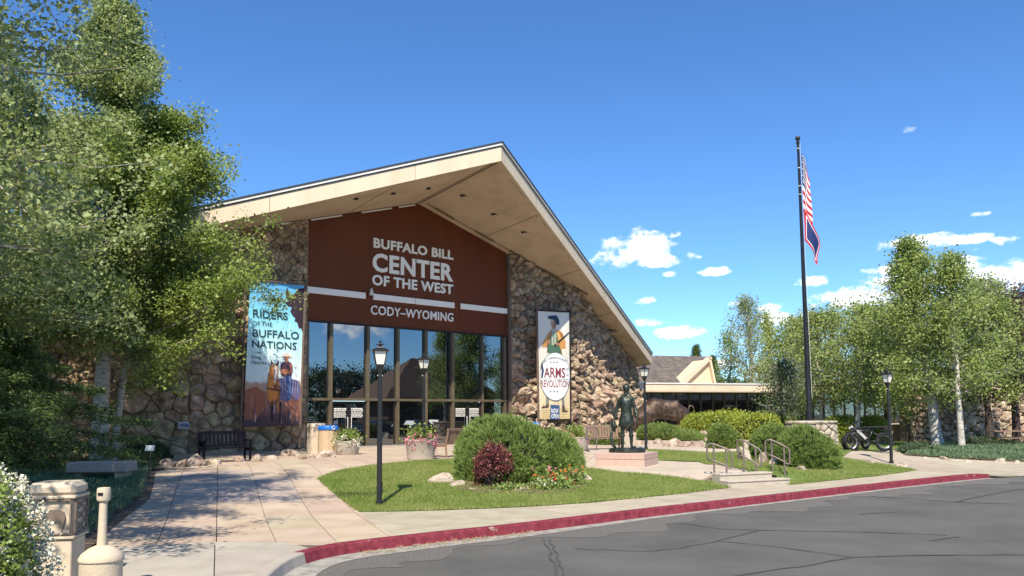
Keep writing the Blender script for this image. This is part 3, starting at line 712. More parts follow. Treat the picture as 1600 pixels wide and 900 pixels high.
# gable wall panels above the glass
ZW = 6.10
seams = [0, fp(577, 470)[0], fp(716, 470)[0], W]
for a, b_ in zip(seams[:-1], seams[1:]):
    ts = [a+.003]+([TC] if a < TC < b_ else [])+[b_-.003]
    poly = [(a+.003, ZW), (b_-.003, ZW)]+[(t, sof(t, 0)+.02) for t in ts[::-1]]
    MB().prism(poly, 0, .12).build('wall_panel', redwall, mus)
MB().box((W/2, .3, (ZW+11)/2-.3), (W+.2, .3, 3.5)).build('backing_wall', darkframe, mus)
MB().box((W/2, -.03, ZW-.02), (W, .06, .05)).build('panel_base_trim', darkframe, mus)
# fluorescent tubes and conduit under the soffit against the wall
def bar_l(p, q, w, name, m_, par=mus, n=6): return MB().tube([L3(*p), L3(*q)], w, n).build(name, m_, par)
for a, b_ in [(.1, 1.6), (-1.9, -.6), (2.6, 4.2), (4.6, 5.5)]: 
    if b_ < 0: a, b_ = a-.2, b_-.2
    bar_l((a, .16, sof(a, .16)-.07), (b_, .16, sof(b_, .16)-.07), .045, 'tube_light', whitetrim)
for a in (6.5, 9.0, 11.3, 13.7, 16.0): bar_l((a, .45, sof(a, .45)-.05), (a+1.15, .45, sof(a+1.15, .45)-.05), .05, 'tube_light', bronze_frame)
bar_l((TC+.2, .4, sof(TC+.2, .4)-.02), (17, .4, sof(17, .4)-.02), .014, 'conduit', darkframe)
bar_l((-6, .13, sof(-6, .13)-.02), (TC-.2, .13, sof(TC-.2, .13)-.02), .014, 'conduit', darkframe)
for k in range(7):
    u = 1.2+k*2.75; 
    a = (TC+u, DD-AA*u-.28); b_ = (TC+u+1.15, DD-AA*(u+1.15)-.28); bar_l((a[0], a[1], sof(*a)-.05), (b_[0], b_[1], sof(*b_)-.05), .045, 'edge_tube_light', stucco)
# ridge seams, cross seams, recessed lights
bar_l((TC-.22, .1, sof(TC-.22, .1)-.003), (TC-.22, DD-.3, sof(TC-.22, DD-.3)-.003), .02, 'soffit_seam', darkframe)
bar_l((TC+.02, .1, sof(TC+.02, .1)-.003), (TC+.02, DD-.3, sof(TC+.02, DD-.3)-.003), .028, 'soffit_seam', bronze_frame)
for u in (3.9, 9.0, 14.0):
    t = TC+u; D1 = DD-AA*u-.1; D0_ = 0 if u < 10.6 else -AA*(t-TK); bar_l((t, D0_, sof(t, D0_)-.0), (t, D1, sof(t, D1)-.0), .014, 'soffit_seam', bronze_frame)
    if u < 9.5: bar_l((TC-u, 0, sof(TC-u, 0)), (TC-u, D1, sof(TC-u, D1)), .012, 'soffit_seam', bronze_frame)
for px, py, sg in [(724, 306, 1), (772, 335, 1), (819, 363, 1), (668, 294, -1), (613, 302, -1), (555, 310, -1)]:
    t, D = fsoff(px, py, sg); z = sof(t, D)
    MB().lathe([(.16, -.015), (.14, -.03), (.11, -.025), (.1, .0), (.04, .01)], 16, L3(t, D, z)).build('recessed_light', darkframe, mus, smooth=True)
    if sg < 0 and px < 660: pass
# glazing
tm = [0.] + [fp(x, 560, .05)[0] for x in (517, 574.8, 621.5, 665.5, 707.3, 753.5)] + [W-.22]
ztr, zbot = 2.72, GZ+.04
def mull(t, z0, z1, w, d, m_=bronze_frame, name='mullion'): return MB().box((t, -.02+.0, (z0+z1)/2), (w, d, z1-z0), ch=.008).build(name, m_, mus)
for i, t in enumerate(tm):
    thin = i == 6; w = .075 if thin else .14
    if i == 0: t += .06
    mull(t, ztr+.06, ZW-.05, w, .2); mull(t, zbot, ztr-.06, w, .2)
MB().box((W/2-.02, -.03, ztr), (W-.1, .22, .115), ch=.008).build('transom', bronze_frame, mus)
MB().box((W/2, -.01, GZ+.0), (W, .26, .09)).build('sill', concrete, mus)
for i in range(7):
    a, b_ = tm[i], tm[i+1]
    MB().box(((a+b_)/2, .05, (ztr+ZW)/2), (b_-a-.04, .02, ZW-ztr-.06)).build('window_pane', glass, mus)
    if i in (1, 5):
        c = (a+b_)/2; wd = (b_-a-.16)/2
        for k, cc in enumerate((c-wd/2, c+wd/2)):
            d = MB(); d.box((cc-wd/2+.05, 0, (zbot+ztr)/2), (.09, .07, ztr-zbot-.16)).box((cc+wd/2-.05, 0, (zbot+ztr)/2), (.09, .07, ztr-zbot-.16)).box((cc, 0, ztr-.13), (wd, .07, .1)).box((cc, 0, zbot+.1), (wd, .07, .18))
            dr = d.build('door', darkframe, mus)
            MB().box((cc, .01, (zbot+ztr)/2), (wd-.12, .02, ztr-zbot-.2)).build('door_pane', glass_low, dr)
            s = 1 if k == 0 else -1
            MB().tube([(cc+s*(wd/2-.09), -.1, 1.45), (cc+s*(wd/2-.09), -.1, 1.95)], .016, 6).tube([(cc+s*(wd/2-.09), -.1, 1.5), (cc+s*(wd/2-.09), -.03, 1.5)], .012, 6).tube([(cc+s*(wd/2-.09), -.1, 1.9), (cc+s*(wd/2-.09), -.03, 1.9)], .012, 6).build('door_handle', whitetrim, dr)
            nb = MB(); rr = random.Random(i*2+k); z = 2.32
            for row in range(7):
                h = .045 if row < 2 else .028; x = cc-.3
                while x < cc+.26:
                    l = rr.uniform(.04, .16); l = min(l, cc+.3-x); nb.box((x+l/2, -.004, z), (l, .004, h)); x += l+.02
                z -= h+(.035 if row in (1, 3) else .024)
            nb.build('notice_lettering', letterm, dr)
    else:
        MB().box(((a+b_)/2, .05, (zbot+ztr)/2), (b_-a-.04, .02, ztr-zbot-.06)).build('window_pane', glass_low, mus)
MB().box((W-.1, .03, (GZ+ZW)/2), (.22, .2, ZW-GZ)).build('jamb', darkframe, mus)
MB().box((W+.06, -.06, (GZ+ZW)/2+1.8), (.12, .26, ZW-GZ+3.9)).build('corner_post', brownmetal, mus)
# white bands
for x0, x1, y0 in [(478, 570.5, 445), (582.3, 647.4, 0), (648.0, 709.3, 0), (718.8, 791.6, 0)]:
    a, b_ = fp(x0, 460)[0], fp(x1, 480)[0]
    MB().box(((a+b_)/2, -.03, 7.43), (b_-a-.01, .07, .275), ch=.006).build('white_band', letterm, mus)
t, z = fp(577.5, 455)
MB().lathe([(.11, -.2), (.1, -.12), (.06, .06), (.03, .12)], 12, (t, -.16, z)).box((t, -.07, z+.05), (.06, .14, .06)).build('camera_dome', whitetrim, mus)
# lettering
def text_mesh(body, off=0., ext=.02, align='LEFT', spacing=1., shear=0.):
    cu_ = bpy.data.curves.new('t', 'FONT'); cu_.body = body; cu_.size = 1; cu_.offset = off; cu_.extrude = ext; cu_.align_x = align; cu_.space_character = spacing; cu_.shear = shear
    cu_.resolution_u = 3
    ob = bpy.data.objects.new('t', cu_); me = bpy.data.meshes.new_from_object(ob); bpy.data.objects.remove(ob); bpy.data.curves.remove(cu_)
    return me
def place_text(body, p0, p1, height, name, m_, parent, y=-.03, off=.02, ext=.02, spacing=1., capdown=0, shear=0., mapf=None):
    """text between local x p0..p1 on the baseline z, in the x-z plane facing -y"""
    me = text_mesh(body, off, ext, spacing=spacing, shear=shear)
    v = np.empty(len(me.vertices)*3); me.vertices.foreach_get('co', v); v = v.reshape(-1, 3)
    x0, x1 = v[:, 0].min(), v[:, 0].max(); hc = text_h(body, off)
    X = p0[0]+(v[:, 0]-x0)/(x1-x0)*(p1-p0[0]); Z = p0[1]+v[:, 1]*height/hc
    Y = y-v[:, 2]/max(ext, 1e-6)*.5*.05 if ext > 0 else np.full(len(v), y)
    if mapf is not None: V = mapf(X, Z, v[:, 2])
    else: V = np.c_[X, Y, Z]
    me.vertices.foreach_set('co', V.astype(np.float32).reshape(-1)); me.materials.clear(); me.materials.append(m_); me.update()
    me.name = name
    return link(name, me, parent)
_th = {}
def text_h(body, off):
    if off not in _th:
        me = text_mesh('H', off, 0); v = [q.co.y for q in me.vertices]; _th[off] = max(v)
    return _th[off]
for body, l, b0, top0, r, off in [('BUFFALO BILL', 584.4, 386.0, 371.5, 708.8, .03), ('CENTER', 582.6, 422.2, 394.6, 708.6, .032), ('OF THE WEST', 582.2, 444.3, 428.6, 708.6, .03), ('CODY\u2013WYOMING', 580.0, 490.6, 476.8, 709.0, .012)]:
    t0, zb = fp(l+2, b0, .08); zt_ = fp(l+2, top0, .08)[1]; t1 = fp(r, b0+15, .08)[0]; t0 = fp(l, b0, .08)[0]
    place_text(body, (t0, zb), t1, zt_-zb, 'lettering', letterm, mus, y=-.03, off=off, spacing=1.06)

# stone flanks
def flank(side):
    """side 1 right, -1 left; wall runs along the facade, then bends back parallel to the roof edge"""
    t0 = W+.12 if side > 0 else -.0; tk = TK if side > 0 else 2*TC-TK; L1 = abs(tk-t0); L2 = 11.5 if side > 0 else 9.
    dirx = np.array([1, -AA])/math.hypot(1, AA)
    def base(u):
        u = np.asarray(u, float); a = np.minimum(u, L1); b = np.maximum(u-L1, 0)
        t = t0+side*(a+b*dirx[0]); D = .05+b*dirx[1]; ang = np.where(b > 0, math.atan(AA), 0.)
        s = sstep(L1-.3, L1+.3, u)*math.atan(AA); return t, D, s
    def top(u): t, D, _ = base(u); return Z0+KR*D-SL*np.abs(t-TC)
    def mapper(V):
        t, D, s = base(V[:, 0]); z = V[:, 1]; o = V[:, 2]
        bat = .55*(1-sstep(GZ, 5.2, z))*(.35 if side < 0 else 1)*sstep(.0, 1.5, V[:, 0]) + .1
        o = o+bat
        return np.c_[t+side*np.sin(s)*o, -(D+np.cos(s)*o), z]
    root_ = empty('stone_wall', (0, 0, 0)); root_.parent = mus
    us = np.linspace(0, L1+L2, 24); zs = np.linspace(0, 1, 10); vs = []
    for u in us:
        tp = float(top(u))
        for k in zs: vs.append(mapper(np.array([[u, GZ-.3+(tp+.05-GZ+.3)*k, -.0]]))[0])
    fs = [(i*10+j, i*10+j+1, (i+1)*10+j+1, (i+1)*10+j) for i in range(23) for j in range(9)]
    b = MB().add(vs, fs)
    e = mapper(np.array([[0, GZ-.3, 0], [0, float(top(0)), 0]])); b.add([e[0], e[1], e[1]+np.array([0, 1, 0]), e[0]+np.array([0, 1, 0])], [(0, 1, 2, 3)])
    e = mapper(np.array([[L1+L2, GZ-.3, 0], [L1+L2, float(top(L1+L2)), 0]])); b.add([e[0], e[1], e[1]+np.array([0, 16, 0]), e[0]+np.array([0, 16, 0])], [(0, 1, 2, 3)])
    b.build('mortar', mortar, root_)
    rng = np.random.default_rng(11+side)
    reg1 = [(0.02, GZ-.2), (L1, GZ-.2), (L1, float(top(L1))-.02), (.02, float(top(.02))-.02)]; reg2 = [(L1, GZ-.2), (L1+L2, GZ-.2), (L1+L2, float(top(L1+L2))-.02), (L1, float(top(L1))-.02)]
    if side > 0:
        rad = lambda u, z: .165+.09*(1-sstep(2, 5, z))
        hf = lambda u, z, s: s*(.34+.3*rng.random())*(1+.5*(1-sstep(3, 6, z)))
    else:
        rad = lambda u, z: .16+.17*(1-sstep(2.5, 6, z)); hf = lambda u, z, s: min(.17, s*(.17+.16*rng.random()))
    cells = voronoi(rng, reg1, rad, .86 if side > 0 else 1.1, 5200)+voronoi(rng, reg2, rad, .86 if side > 0 else 1.1, 6000)
    def score(c):
        p = np.array(c).mean(0); q = mapper(np.array([[p[0], p[1], .1]]))[0]; w = wpt(q[0], -q[1], q[2]); return abs(area(c))/((w.x**2+w.y**2))*(1 if p[0] < L1+6 else .2)
    if side > 0: stone_set(rng, cells, mapper, root_, stonelite, 150, hf, score, jag=.34, rnd=.14, tilt=.75, gap=.012)
    else: stone_set(rng, cells, mapper, root_, stonem, 145, hf, score, jag=.3, rnd=.15, tilt=.45, gap=.012)
    return mapper, L1
mapR, L1R = flank(1); mapL, L1L = flank(-1)
# carved sign on the right flank, plaque on the left flank
t, z = fp(952, 593, .9)
def clod(name, w, d, h, seed, m_, parent=None, sub=2, jag=.18):
    """an irregular broken boulder resting on z=0"""
    rng = np.random.default_rng(seed); bm = bmesh.new(); bmesh.ops.create_icosphere(bm, subdivisions=sub, radius=1)
    for k in range(13):
        n = Vector(rng.normal(size=3)).normalized(); n.z = abs(n.z)*.9; dd = rng.uniform(.42, .8)
        for v in bm.verts:
            q = v.co.dot(n)-dd
            if q > 0: v.co -= n*q*.97
    for v in bm.verts: v.co *= 1+rng.normal()*jag*.3; v.co.x *= w/2*1.1; v.co.y *= d/2*1.1; v.co.z = v.co.z*h*.62+h*.42
    me = bpy.data.meshes.new(name); bm.to_mesh(me); bm.free(); me.materials.append(m_); return link(name, me, parent)
def on_wall(mapper, u, z, o=.3): 
    q = mapper(np.array([[u, z, o]]))[0]; return q
# year plaque and small signs on the flanks
tt, zz = fp(286, 664.5, .35)
p = MB(); p.box((tt, -.42, zz), (.42, .04, .26), ch=.01).build('plaque', mat('plaque_face', [(.5, .47, .44), (.56, .53, .5)], .6, 8), mus)
place_text('1958', (tt-.17, zz-.07), tt+.17, .14, 'plaque_lettering', mat('plaque_ink', [(.08, .1, .25)], .6), mus, y=-.445, off=.01, ext=.004)
pq = MB()
t, z = fp(936, 592.5, 1.05); t2, _ = fp(968, 594, 1.05)
place_text('DRAPER MUSEUM', (t, z-.12), t2, .2, 'carved_lettering', mat('sign_bronze', [(.35, .29, .21)], .5), mus, y=-1.05, off=.0, ext=.03) if 0 else None
# ------------------------------------------------------------------ lamps
def lamp_post(loc, label, rz=0):
    r = empty('street_lamp', loc, R(40)+rz, label, 'street lamp', 'black lantern lamp posts round the plaza')
    b = MB(); b.lathe([(.075, 0), (.075, .08), (.052, .1), (.05, 1.4), (.043, 2.5), (.043, 2.62)], 12); b.build('pole', blackmetal, r, smooth=True)
    MB().box((.055, 0, .35), (.02, .06, .22)).build('access_cover', blackmetal, r)
    MB().tube([(-.05, 0, 2.56), (.05, 0, 2.56)], .018, 6).build('collar_bolt', whitetrim, r)
    f = MB(); z0, z1 = 2.78, 3.05; w0, w1 = .08, .128
    f.lathe([(.045, 2.6), (.06, 2.64), (.07, 2.69), (w0*1.35, 2.75), (w0*1.42, 2.785)], 4, ph=R(45))
    for sx in (-1, 1):
        for sy in (-1, 1): f.tube([(sx*w0, sy*w0, z0), (sx*w1, sy*w1, z1)], .012, 5)
    for a, b_ in (((-1, -1), (1, -1)), ((1, -1), (1, 1)), ((1, 1), (-1, 1)), ((-1, 1), (-1, -1))):
        f.tube([(a[0]*w1, a[1]*w1, z1), (b_[0]*w1, b_[1]*w1, z1)], .012, 5)
    f.build('lantern_frame', blackmetal, r)
    for k in range(4):
        M = Matrix.Rotation(k*math.pi/2, 3, 'Z'); vs = [M @ Vector(v) for v in ((-w0+.008, -w0+.004, z0), (w0-.008, -w0+.004, z0), (w1-.01, -w1+.004, z1-.01), (-w1+.01, -w1+.004, z1-.01), (-w0+.008, -w0+.012, z0), (w0-.008, -w0+.012, z0), (w1-.01, -w1+.012, z1-.01), (-w1+.01, -w1+.012, z1-.01))]
        MB().add(vs, [(0, 1, 2, 3), (7, 6, 5, 4), (0, 4, 5, 1), (1, 5, 6, 2), (2, 6, 7, 3), (3, 7, 4, 0)]).build('lantern_pane', creamglass, r)
    MB().lathe([(.24, 3.05), (.24, 3.07), (.1, 3.115), (.08, 3.14)], 4, ph=R(45)).build('lantern_roof', blackmetal, r)
    MB().lathe([(.04, 3.13), (.035, 3.17), (.085, 3.175), (.085, 3.19), (.03, 3.2), (.02, 3.22), (.03, 3.24), (.004, 3.27)], 10).build('finial', blackmetal, r, smooth=True)
    return r
def glamp(px, py, **k): return g(px, py)
for k_, (px, py, l) in enumerate([(592.5, 790, 'nearest black lamp post, standing alone at the front left edge of the grass'), (662, 718.5, 'black lamp post beside the planter of pink flowers'),
                  (1009.5, 702.5, 'black lamp post right behind the standing bronze man'), (1393, 724, 'black lamp post near the parked electric bike on the right')]):
    lamp_post(g(px, py), l, R((-28, 5, 0, -10)[k_]))

# ------------------------------------------------------------------ flagpole, its stone drum and two flags
FPx, FPy = aty(1265, 655, 35.0)[:2]
gz = H(FPx, FPy)
drum_top = float(aty(1265, 657.5, 35.)[2])
def drum():
    r = empty('stone_drum', (FPx+.05, FPy, gz-.1), 0, 'round pale stone planter drum under the flagpole', 'planter')
    hh = drum_top-gz+.1; Rr = 1.02
    MB().lathe([(Rr*1.04, 0), (Rr*.98, hh-.1), (.4, hh-.1)], 28).build('drum_core', mortar, r, smooth=True)
    MB().lathe([(Rr+.06, hh-.12), (Rr+.09, hh-.06), (Rr+.06, hh), (.5, hh+.01), (.1, hh+.01)], 28).build('cap', boulderg, r, smooth=True)
    rng = np.random.default_rng(2); Lc = 2*math.pi*Rr
    cells = voronoi(rng, [(0, .0), (Lc, .0), (Lc, hh-.13), (0, hh-.13)], lambda u, z: .17, 1.2, 900)
    def mp(V):
        a = V[:, 0]/Rr; rr = Rr*(1.03-.05*V[:, 1]/hh)+V[:, 2]; return np.c_[rr*np.cos(a), rr*np.sin(a), V[:, 1]]
    stone_set(rng, cells, mp, r, boulderg, 200, lambda u, z, s: .07, lambda c: abs(area(c)), jag=.1, rnd=.2, tilt=.1)
drum()
zt = float(aty(1244, 213, 35.)[2])
def flagpole():
    r = empty('flagpole', (FPx, FPy, drum_top), 0, 'tall dark flagpole with a ball on top standing in the stone drum', 'flagpole')
    h = zt-drum_top; L = lambda z, r0=.125, r1=.05: r0+(r1-r0)*z/h
    MB().lathe([(.2, -.05), (.2, .06), (.128, .1)]+[(L(z), z) for z in (.11, h*.3, h*.6, h*.9, h-.35)], 14).build('pole', mat('pole_metal', [(.02, .02, .021), (.035, .034, .034)], .3, 4, metal=.4), r, smooth=True)
    MB().lathe([(.07, h-.36), (.09, h-.3), (.09, h-.26), (.04, h-.24), (.04, h-.2)], 12).build('truck', blackmetal, r, smooth=True)
    bm = bmesh.new(); bmesh.ops.create_uvsphere(bm, u_segments=16, v_segments=10, radius=.115); me = bpy.data.meshes.new('ball'); bm.to_mesh(me); bm.free(); me.materials.append(blackmetal); me.polygons.foreach_set('use_smooth', [True]*len(me.polygons)); o = link('ball', me, r); o.location = (0, 0, h-.1)
    rp = MB(); rp.tube([(.13, -.06, 1.), (.11, -.05, h*.5), (.08, -.03, h-.3)], .008, 5)
    rp.build('halyard', whitetrim, r)
    for z in (.955, .885, .82, .79): MB().lathe([(L(h*z)+.012, h*z-.015), (L(h*z)+.016, h*z), (L(h*z)+.012, h*z+.015)], 12).build('retaining_ring', whitetrim, r)
flagpole()
def flag(name, label, ztop, hoist, fly, cols, colf, spread, fold, drop, seed, extra=None, tail=1.0):
    mats = cols; nu, nv = 60, 52; rng = np.random.default_rng(seed)
    ph = rng.random(4)*6
    def P(u, v):   # u along the fly, v down the hoist
        d = u*fly
        dn = d*drop                          # fall of the cloth
        out = spread*(u**.8)*(1-.25*v)*.85+.09
        gather = 1-.55*u
        z = ztop-v*hoist*(1-.1*u)-dn*(1-v*.25)
        fx = math.sin(u*fold*6.28+ph[0]+v*2.2)*.10*(u**.5)+math.sin(u*9+v*5+ph[1])*.02
        fy = math.sin(u*fold*6.28*.8+ph[2]+v*1.4)*.16*(u**.5)
        return (out+fx*.55+.02*v, -.05+fy*gather-.04, z)
    b = MB(); vs = [P(i/nu, j/nv) for i in range(nu+1) for j in range(nv+1)]
    fs = []; mi = []
    for i in range(nu):
        for j in range(nv):
            fs.append((i*(nv+1)+j, i*(nv+1)+j+1, (i+1)*(nv+1)+j+1, (i+1)*(nv+1)+j)); mi.append(colf((i+.5)/nu, (j+.5)/nv))
    b.v = vs; b.f = fs; b.m = mi
    me = b.mesh(name, mats, fixn=False); me.polygons.foreach_set('use_smooth', [True]*len(me.polygons)); o = link(name, me); o.location = (FPx, FPy, 0); tag(o, label, 'flag')
    if extra: extra(o, P)
    return o
fr = mat('flag_red', [(.42, .015, .03)], .7); fw = mat('flag_white', [(.72, .72, .72)], .7); fb = mat('flag_blue', [(.015, .03, .12)], .7)
def stars(o, P):
    b = MB()
    for r_ in range(9):
        for c in range(6 if r_ % 2 == 0 else 5):
            u = (.035+.066*c+(.033 if r_ % 2 else 0)); v = .03+.055*r_; c0 = Vector(P(u, v)); a = (Vector(P(u+.01, v))-c0).normalized(); d = (Vector(P(u, v+.01))-c0).normalized(); n = a.cross(d).normalized()
            for s in (-1, 1):
                pts = [c0+n*.012*s+(a*math.cos(k*.6283)+d*math.sin(k*.6283))*(.055 if k % 2 == 0 else .025) for k in range(10)]; b.add(pts, [tuple(range(10))])
    b.build('stars', fw, o)
def px2z(px, py): return float(aty(px, py, 35.)[2])
flag('national_flag', 'red, white and blue starred and striped flag hanging limp at the top of the flagpole', px2z(1247, 241), 2.75, 3.0, [fr, fw, fb], lambda u, v: 2 if (u < .42 and v < 7/13) else (0 if int(v*13) % 2 == 0 else 1), .46, .8, .40, 3, stars)
def wy(u, v):
    e = min(v*1.4, (1-v)*1.4, 1-u if u > .5 else u)*1.0; e = min(v, 1-v, u*1.43, (1-u)*1.43); return 0 if e < .11 else (1 if e < .16 else 2)
flag('state_flag', 'navy flag with white and red borders drooping below the striped flag', px2z(1250, 326), 1.5, 2.2, [fr, fw, fb], wy, .85, 1.2, .78, 8)

# ------------------------------------------------------------------ skinned figures
def skin_mesh(name, verts, edges, radii, m_, parent, sub=2, root=0, loc=(0, 0, 0), disp=None):
    me = bpy.data.meshes.new(name); me.from_pydata(verts, edges, []); o = link(name, me, parent); me.materials.append(m_)
    md = o.modifiers.new('s', 'SKIN'); sv = me.skin_vertices[0].data
    for i, r_ in enumerate(radii): sv[i].radius = (r_, r_) if isinstance(r_, (int, float)) else r_
    sv[root].use_root = True
    if sub: s2 = o.modifiers.new('u', 'SUBSURF'); s2.levels = sub; s2.render_levels = sub
    dg = bpy.context.evaluated_depsgraph_get(); ev = o.evaluated_get(dg); m2 = bpy.data.meshes.new_from_object(ev); o.modifiers.clear(); o.data = m2; bpy.data.meshes.remove(me)
    if not m2.materials: m2.materials.append(m_)
    m2.polygons.foreach_set('use_smooth', [True]*len(m2.polygons)); m2.name = name
    if disp:
        V = np.empty(len(m2.vertices)*3, np.float32); m2.vertices.foreach_get('co', V); V = V.reshape(-1, 3); V = disp(V.astype(float)); m2.vertices.foreach_set('co', V.astype(np.float32).reshape(-1)); m2.update()
    return o
def blob(name, c, r, m_, parent, M=None, seg=16, disp=None):
    bm = bmesh.new(); bmesh.ops.create_uvsphere(bm, u_segments=seg, v_segments=seg*2//3, radius=1)
    for v in bm.verts:
        q = Vector((v.co.x*r[0], v.co.y*r[1], v.co.z*r[2])); 
        if disp: q = Vector(disp(q))
        if M: q = M @ q
        v.co = q+Vector(c)
    me = bpy.data.meshes.new(name); bm.to_mesh(me); bm.free(); me.materials.append(m_); me.polygons.foreach_set('use_smooth', [True]*len(me.polygons)); return link(name, me, parent)

# pedestal and the bronze man seen from behind
sp = Vector(((g(940, 727)+g(1034, 721))/2)[:]); 
PD = aty(988, 706, 24.2)
pc0 = g(993, 731.5); pl = g(940, 726.5); pr = g(1034, 722.5)
u1 = Vector(pl-pc0); u1.z = 0; u2 = Vector(pr-pc0); u2.z = 0
s1 = min(u1.length, 2.4)*.9; ped_c = pc0+u1.normalized()*s1/2+u2.normalized()*s1/2
ped_a = math.atan2(u2.y, u2.x)
pez = H(ped_c.x, ped_c.y)
q = proj = None
def ppx(P):
    v = np.array(P, float)-ORG; w = v@WD; return 800+F*(v@RT)/w, CY-F*(v@UP)/w
def fit_z(px_y, x, y):
    lo, hi = -2, 45
    for _ in range(40):
        m_ = (lo+hi)/2
        if ppx((x, y, m_))[1] > px_y: lo = m_
        else: hi = m_
    return m_
pzt = fit_z(707.5, ped_c.x, ped_c.y-.3)
ped = empty('pedestal', (ped_c.x, ped_c.y, pez-.02), ped_a, 'low two course pink granite pedestal under the bronze man', 'pedestal')
ph_ = pzt-pez+.02; sdm = s1
MB().box((0, 0, ph_*.27), (sdm, sdm, ph_*.54), ch=.01).build('plinth_course', pinkstone, ped)
MB().box((0, 0, ph_*.55), (sdm-.04, sdm-.04, .03)).build('dark_joint', joint, ped)
MB().box((0, 0, ph_*.78), (sdm, sdm, ph_*.44), ch=.01).build('plinth_course', pinkstone, ped)
fig = empty('bronze_man_statue', (ped_c.x, ped_c.y, pzt), R(-14), 'green bronze statue of a standing man in a long coat, on the pink pedestal', 'statue')
fig.scale = (.82, .82, 1)
MB().lathe([(.62, 0), (.66, .02), (.66, .1), (.6, .13)], 28, sy=.7).build('statue_base', bronze, fig, smooth=True)
def man():
    z0 = .12; V = []; E_ = []; Rd = []
    def ad(p, r_, par=None):
        V.append(p); Rd.append(r_)
        if par is not None: E_.append((par, len(V)-1))
        return len(V)-1
    pel = ad((0, 0, z0+.98), (.17, .12))
    w = ad((0, .01, z0+1.15), (.155, .11), pel); ch = ad((0, .02, z0+1.36), (.20, .135), w); sh = ad((0, .02, z0+1.50), (.17, .11), ch); nk = ad((0.01, .0, z0+1.60), .07, sh)
    hd = ad((.02, -.01, z0+1.70), .095, nk); ht = ad((.02, -.01, z0+1.83), .075, hd)
    for s, foot, ft in ((-1, (-.16, .03), (-.2, .2)), (1, (.17, -.06), (.34, -.0))):
        h = ad((s*.1, 0, z0+.9), .115, pel); k = ad((s*.13+(foot[0]-s*.1)*.3, foot[1]*.3+.03*0, z0+.52), .078, h); c = ad((s*.14+(foot[0]-s*.13)*.6, foot[1]*.7, z0+.34), .075, k)
        a = ad((foot[0], foot[1], z0+.09), .05, c); hl = ad((foot[0], foot[1]-.0, z0+.04), .05, a); ad((ft[0]*.6+foot[0]*.4, ft[1]*.6+foot[1]*.4, z0+.035), (.05, .035), hl); ad((ft[0], ft[1], z0+.03), (.04, .028), len(V)-1)
    # arms: left one holds a broad hat low, right one rests at the side
    s = ad((-.21, .02, z0+1.47), .085, sh); e = ad((-.33, .03, z0+1.2), .07, s); wr = ad((-.40, .0, z0+.95), .052, e); ad((-.42, -.02, z0+.86), .045, wr)
    s = ad((.21, .02, z0+1.47), .085, sh); e = ad((.30, .05, z0+1.2), .07, s); wr = ad((.37, -.02, z0+.96), .052, e); ad((.39, -.05, z0+.87), .045, wr)
    rng = np.random.default_rng(4)
    def disp(P): return P+rng.normal(size=P.shape)*.0035
    skin_mesh('figure_body', V, E_, Rd, bronze, fig, 2, pel, disp=disp)
    for hx, hy, hz, sgn in ((-.425, -.02, z0+.84, -1), (.395, -.05, z0+.85, 1)):
        vv = [(hx, hy, hz+.02)]; ee = []; rr = [.035]
        for k in range(4):
            a = (k-1.5)*.02; l = [.085, .095, .09, .075][k]; vv += [(hx+a*.4, hy+a, hz-.03), (hx+a*.4+sgn*-.008, hy+a, hz-.03-l*.5), (hx+a*.4-sgn*.02, hy+a*.9, hz-.03-l*.9)]; n = len(vv); ee += [(0, n-3), (n-3, n-2), (n-2, n-1)]; rr += [.012, .010, .008]
        vv += [(hx+.01, hy+.035, hz-.005), (hx+.0, hy+.05, hz-.045)]; n = len(vv); ee += [(0, n-2), (n-2, n-1)]; rr += [.013, .01]
        skin_mesh('hand', vv, ee, rr, bronze, fig, 1, 0)
    # knee length frock coat
    def ring(z, rx, ry, n=28, fold=.0, open_=0): return [(math.cos(2*math.pi*k/n)*(rx+fold*math.sin(k*2.9+z*4)), .01+math.sin(2*math.pi*k/n)*(ry+fold*math.cos(k*3.7+z*3)), z) for k in range(n)]
    b = MB(); n = 28; rs = [ring(z0+1.52, .15, .09), ring(z0+1.47, .225, .125), ring(z0+1.34, .235, .155), ring(z0+1.15, .19, .14, fold=.006), ring(z0+1.03, .2, .155, fold=.008), ring(z0+.85, .25, .19, fold=.018), ring(z0+.66, .285, .225, fold=.03), ring(z0+.64, .25, .2, fold=.03)]
    for r_ in rs: b.v += r_
    for i in range(len(rs)-1):
        for k in range(n): b.f.append((i*n+k, i*n+(k+1) % n, (i+1)*n+(k+1) % n, (i+1)*n+k)); b.m.append(0)
    co = b.build('coat', bronze, fig, smooth='all')
    MB().lathe([(.088, 0), (.1, .03), (.098, .06), (.085, .07)], 14, (0.01, 0, z0+1.545)).build('collar', bronze, fig, smooth=True)
    blob('hair', (.02, -.025, z0+1.775), (.125, .13, .13), bronze, fig, disp=lambda q: q*(1+.06*math.sin(q.x*90)*math.sin(q.z*80)))
    blob('beard', (.04, .075, z0+1.66), (.06, .05, .07), bronze, fig)
    MB().tube([(.02, .08, z0+1.77), (.024, .125, z0+1.745), (.024, .105, z0+1.73)], .014, 6).build('nose', bronze, fig, smooth=True)
    for s in (-1, 1): blob('ear', (.02+s*.105, 0, z0+1.76), (.014, .025, .034), bronze, fig, seg=8)
    ho = MB().lathe([(.12, .0), (.2, .01), (.19, .02), (.1, .03), (.09, .13), (.07, .15)], 20, sx=1, sy=.8).build('hat', bronze, fig, smooth=True)
    ho.location = (-.50, -.02, z0+.62); ho.rotation_euler = (R(70), R(20), R(65))
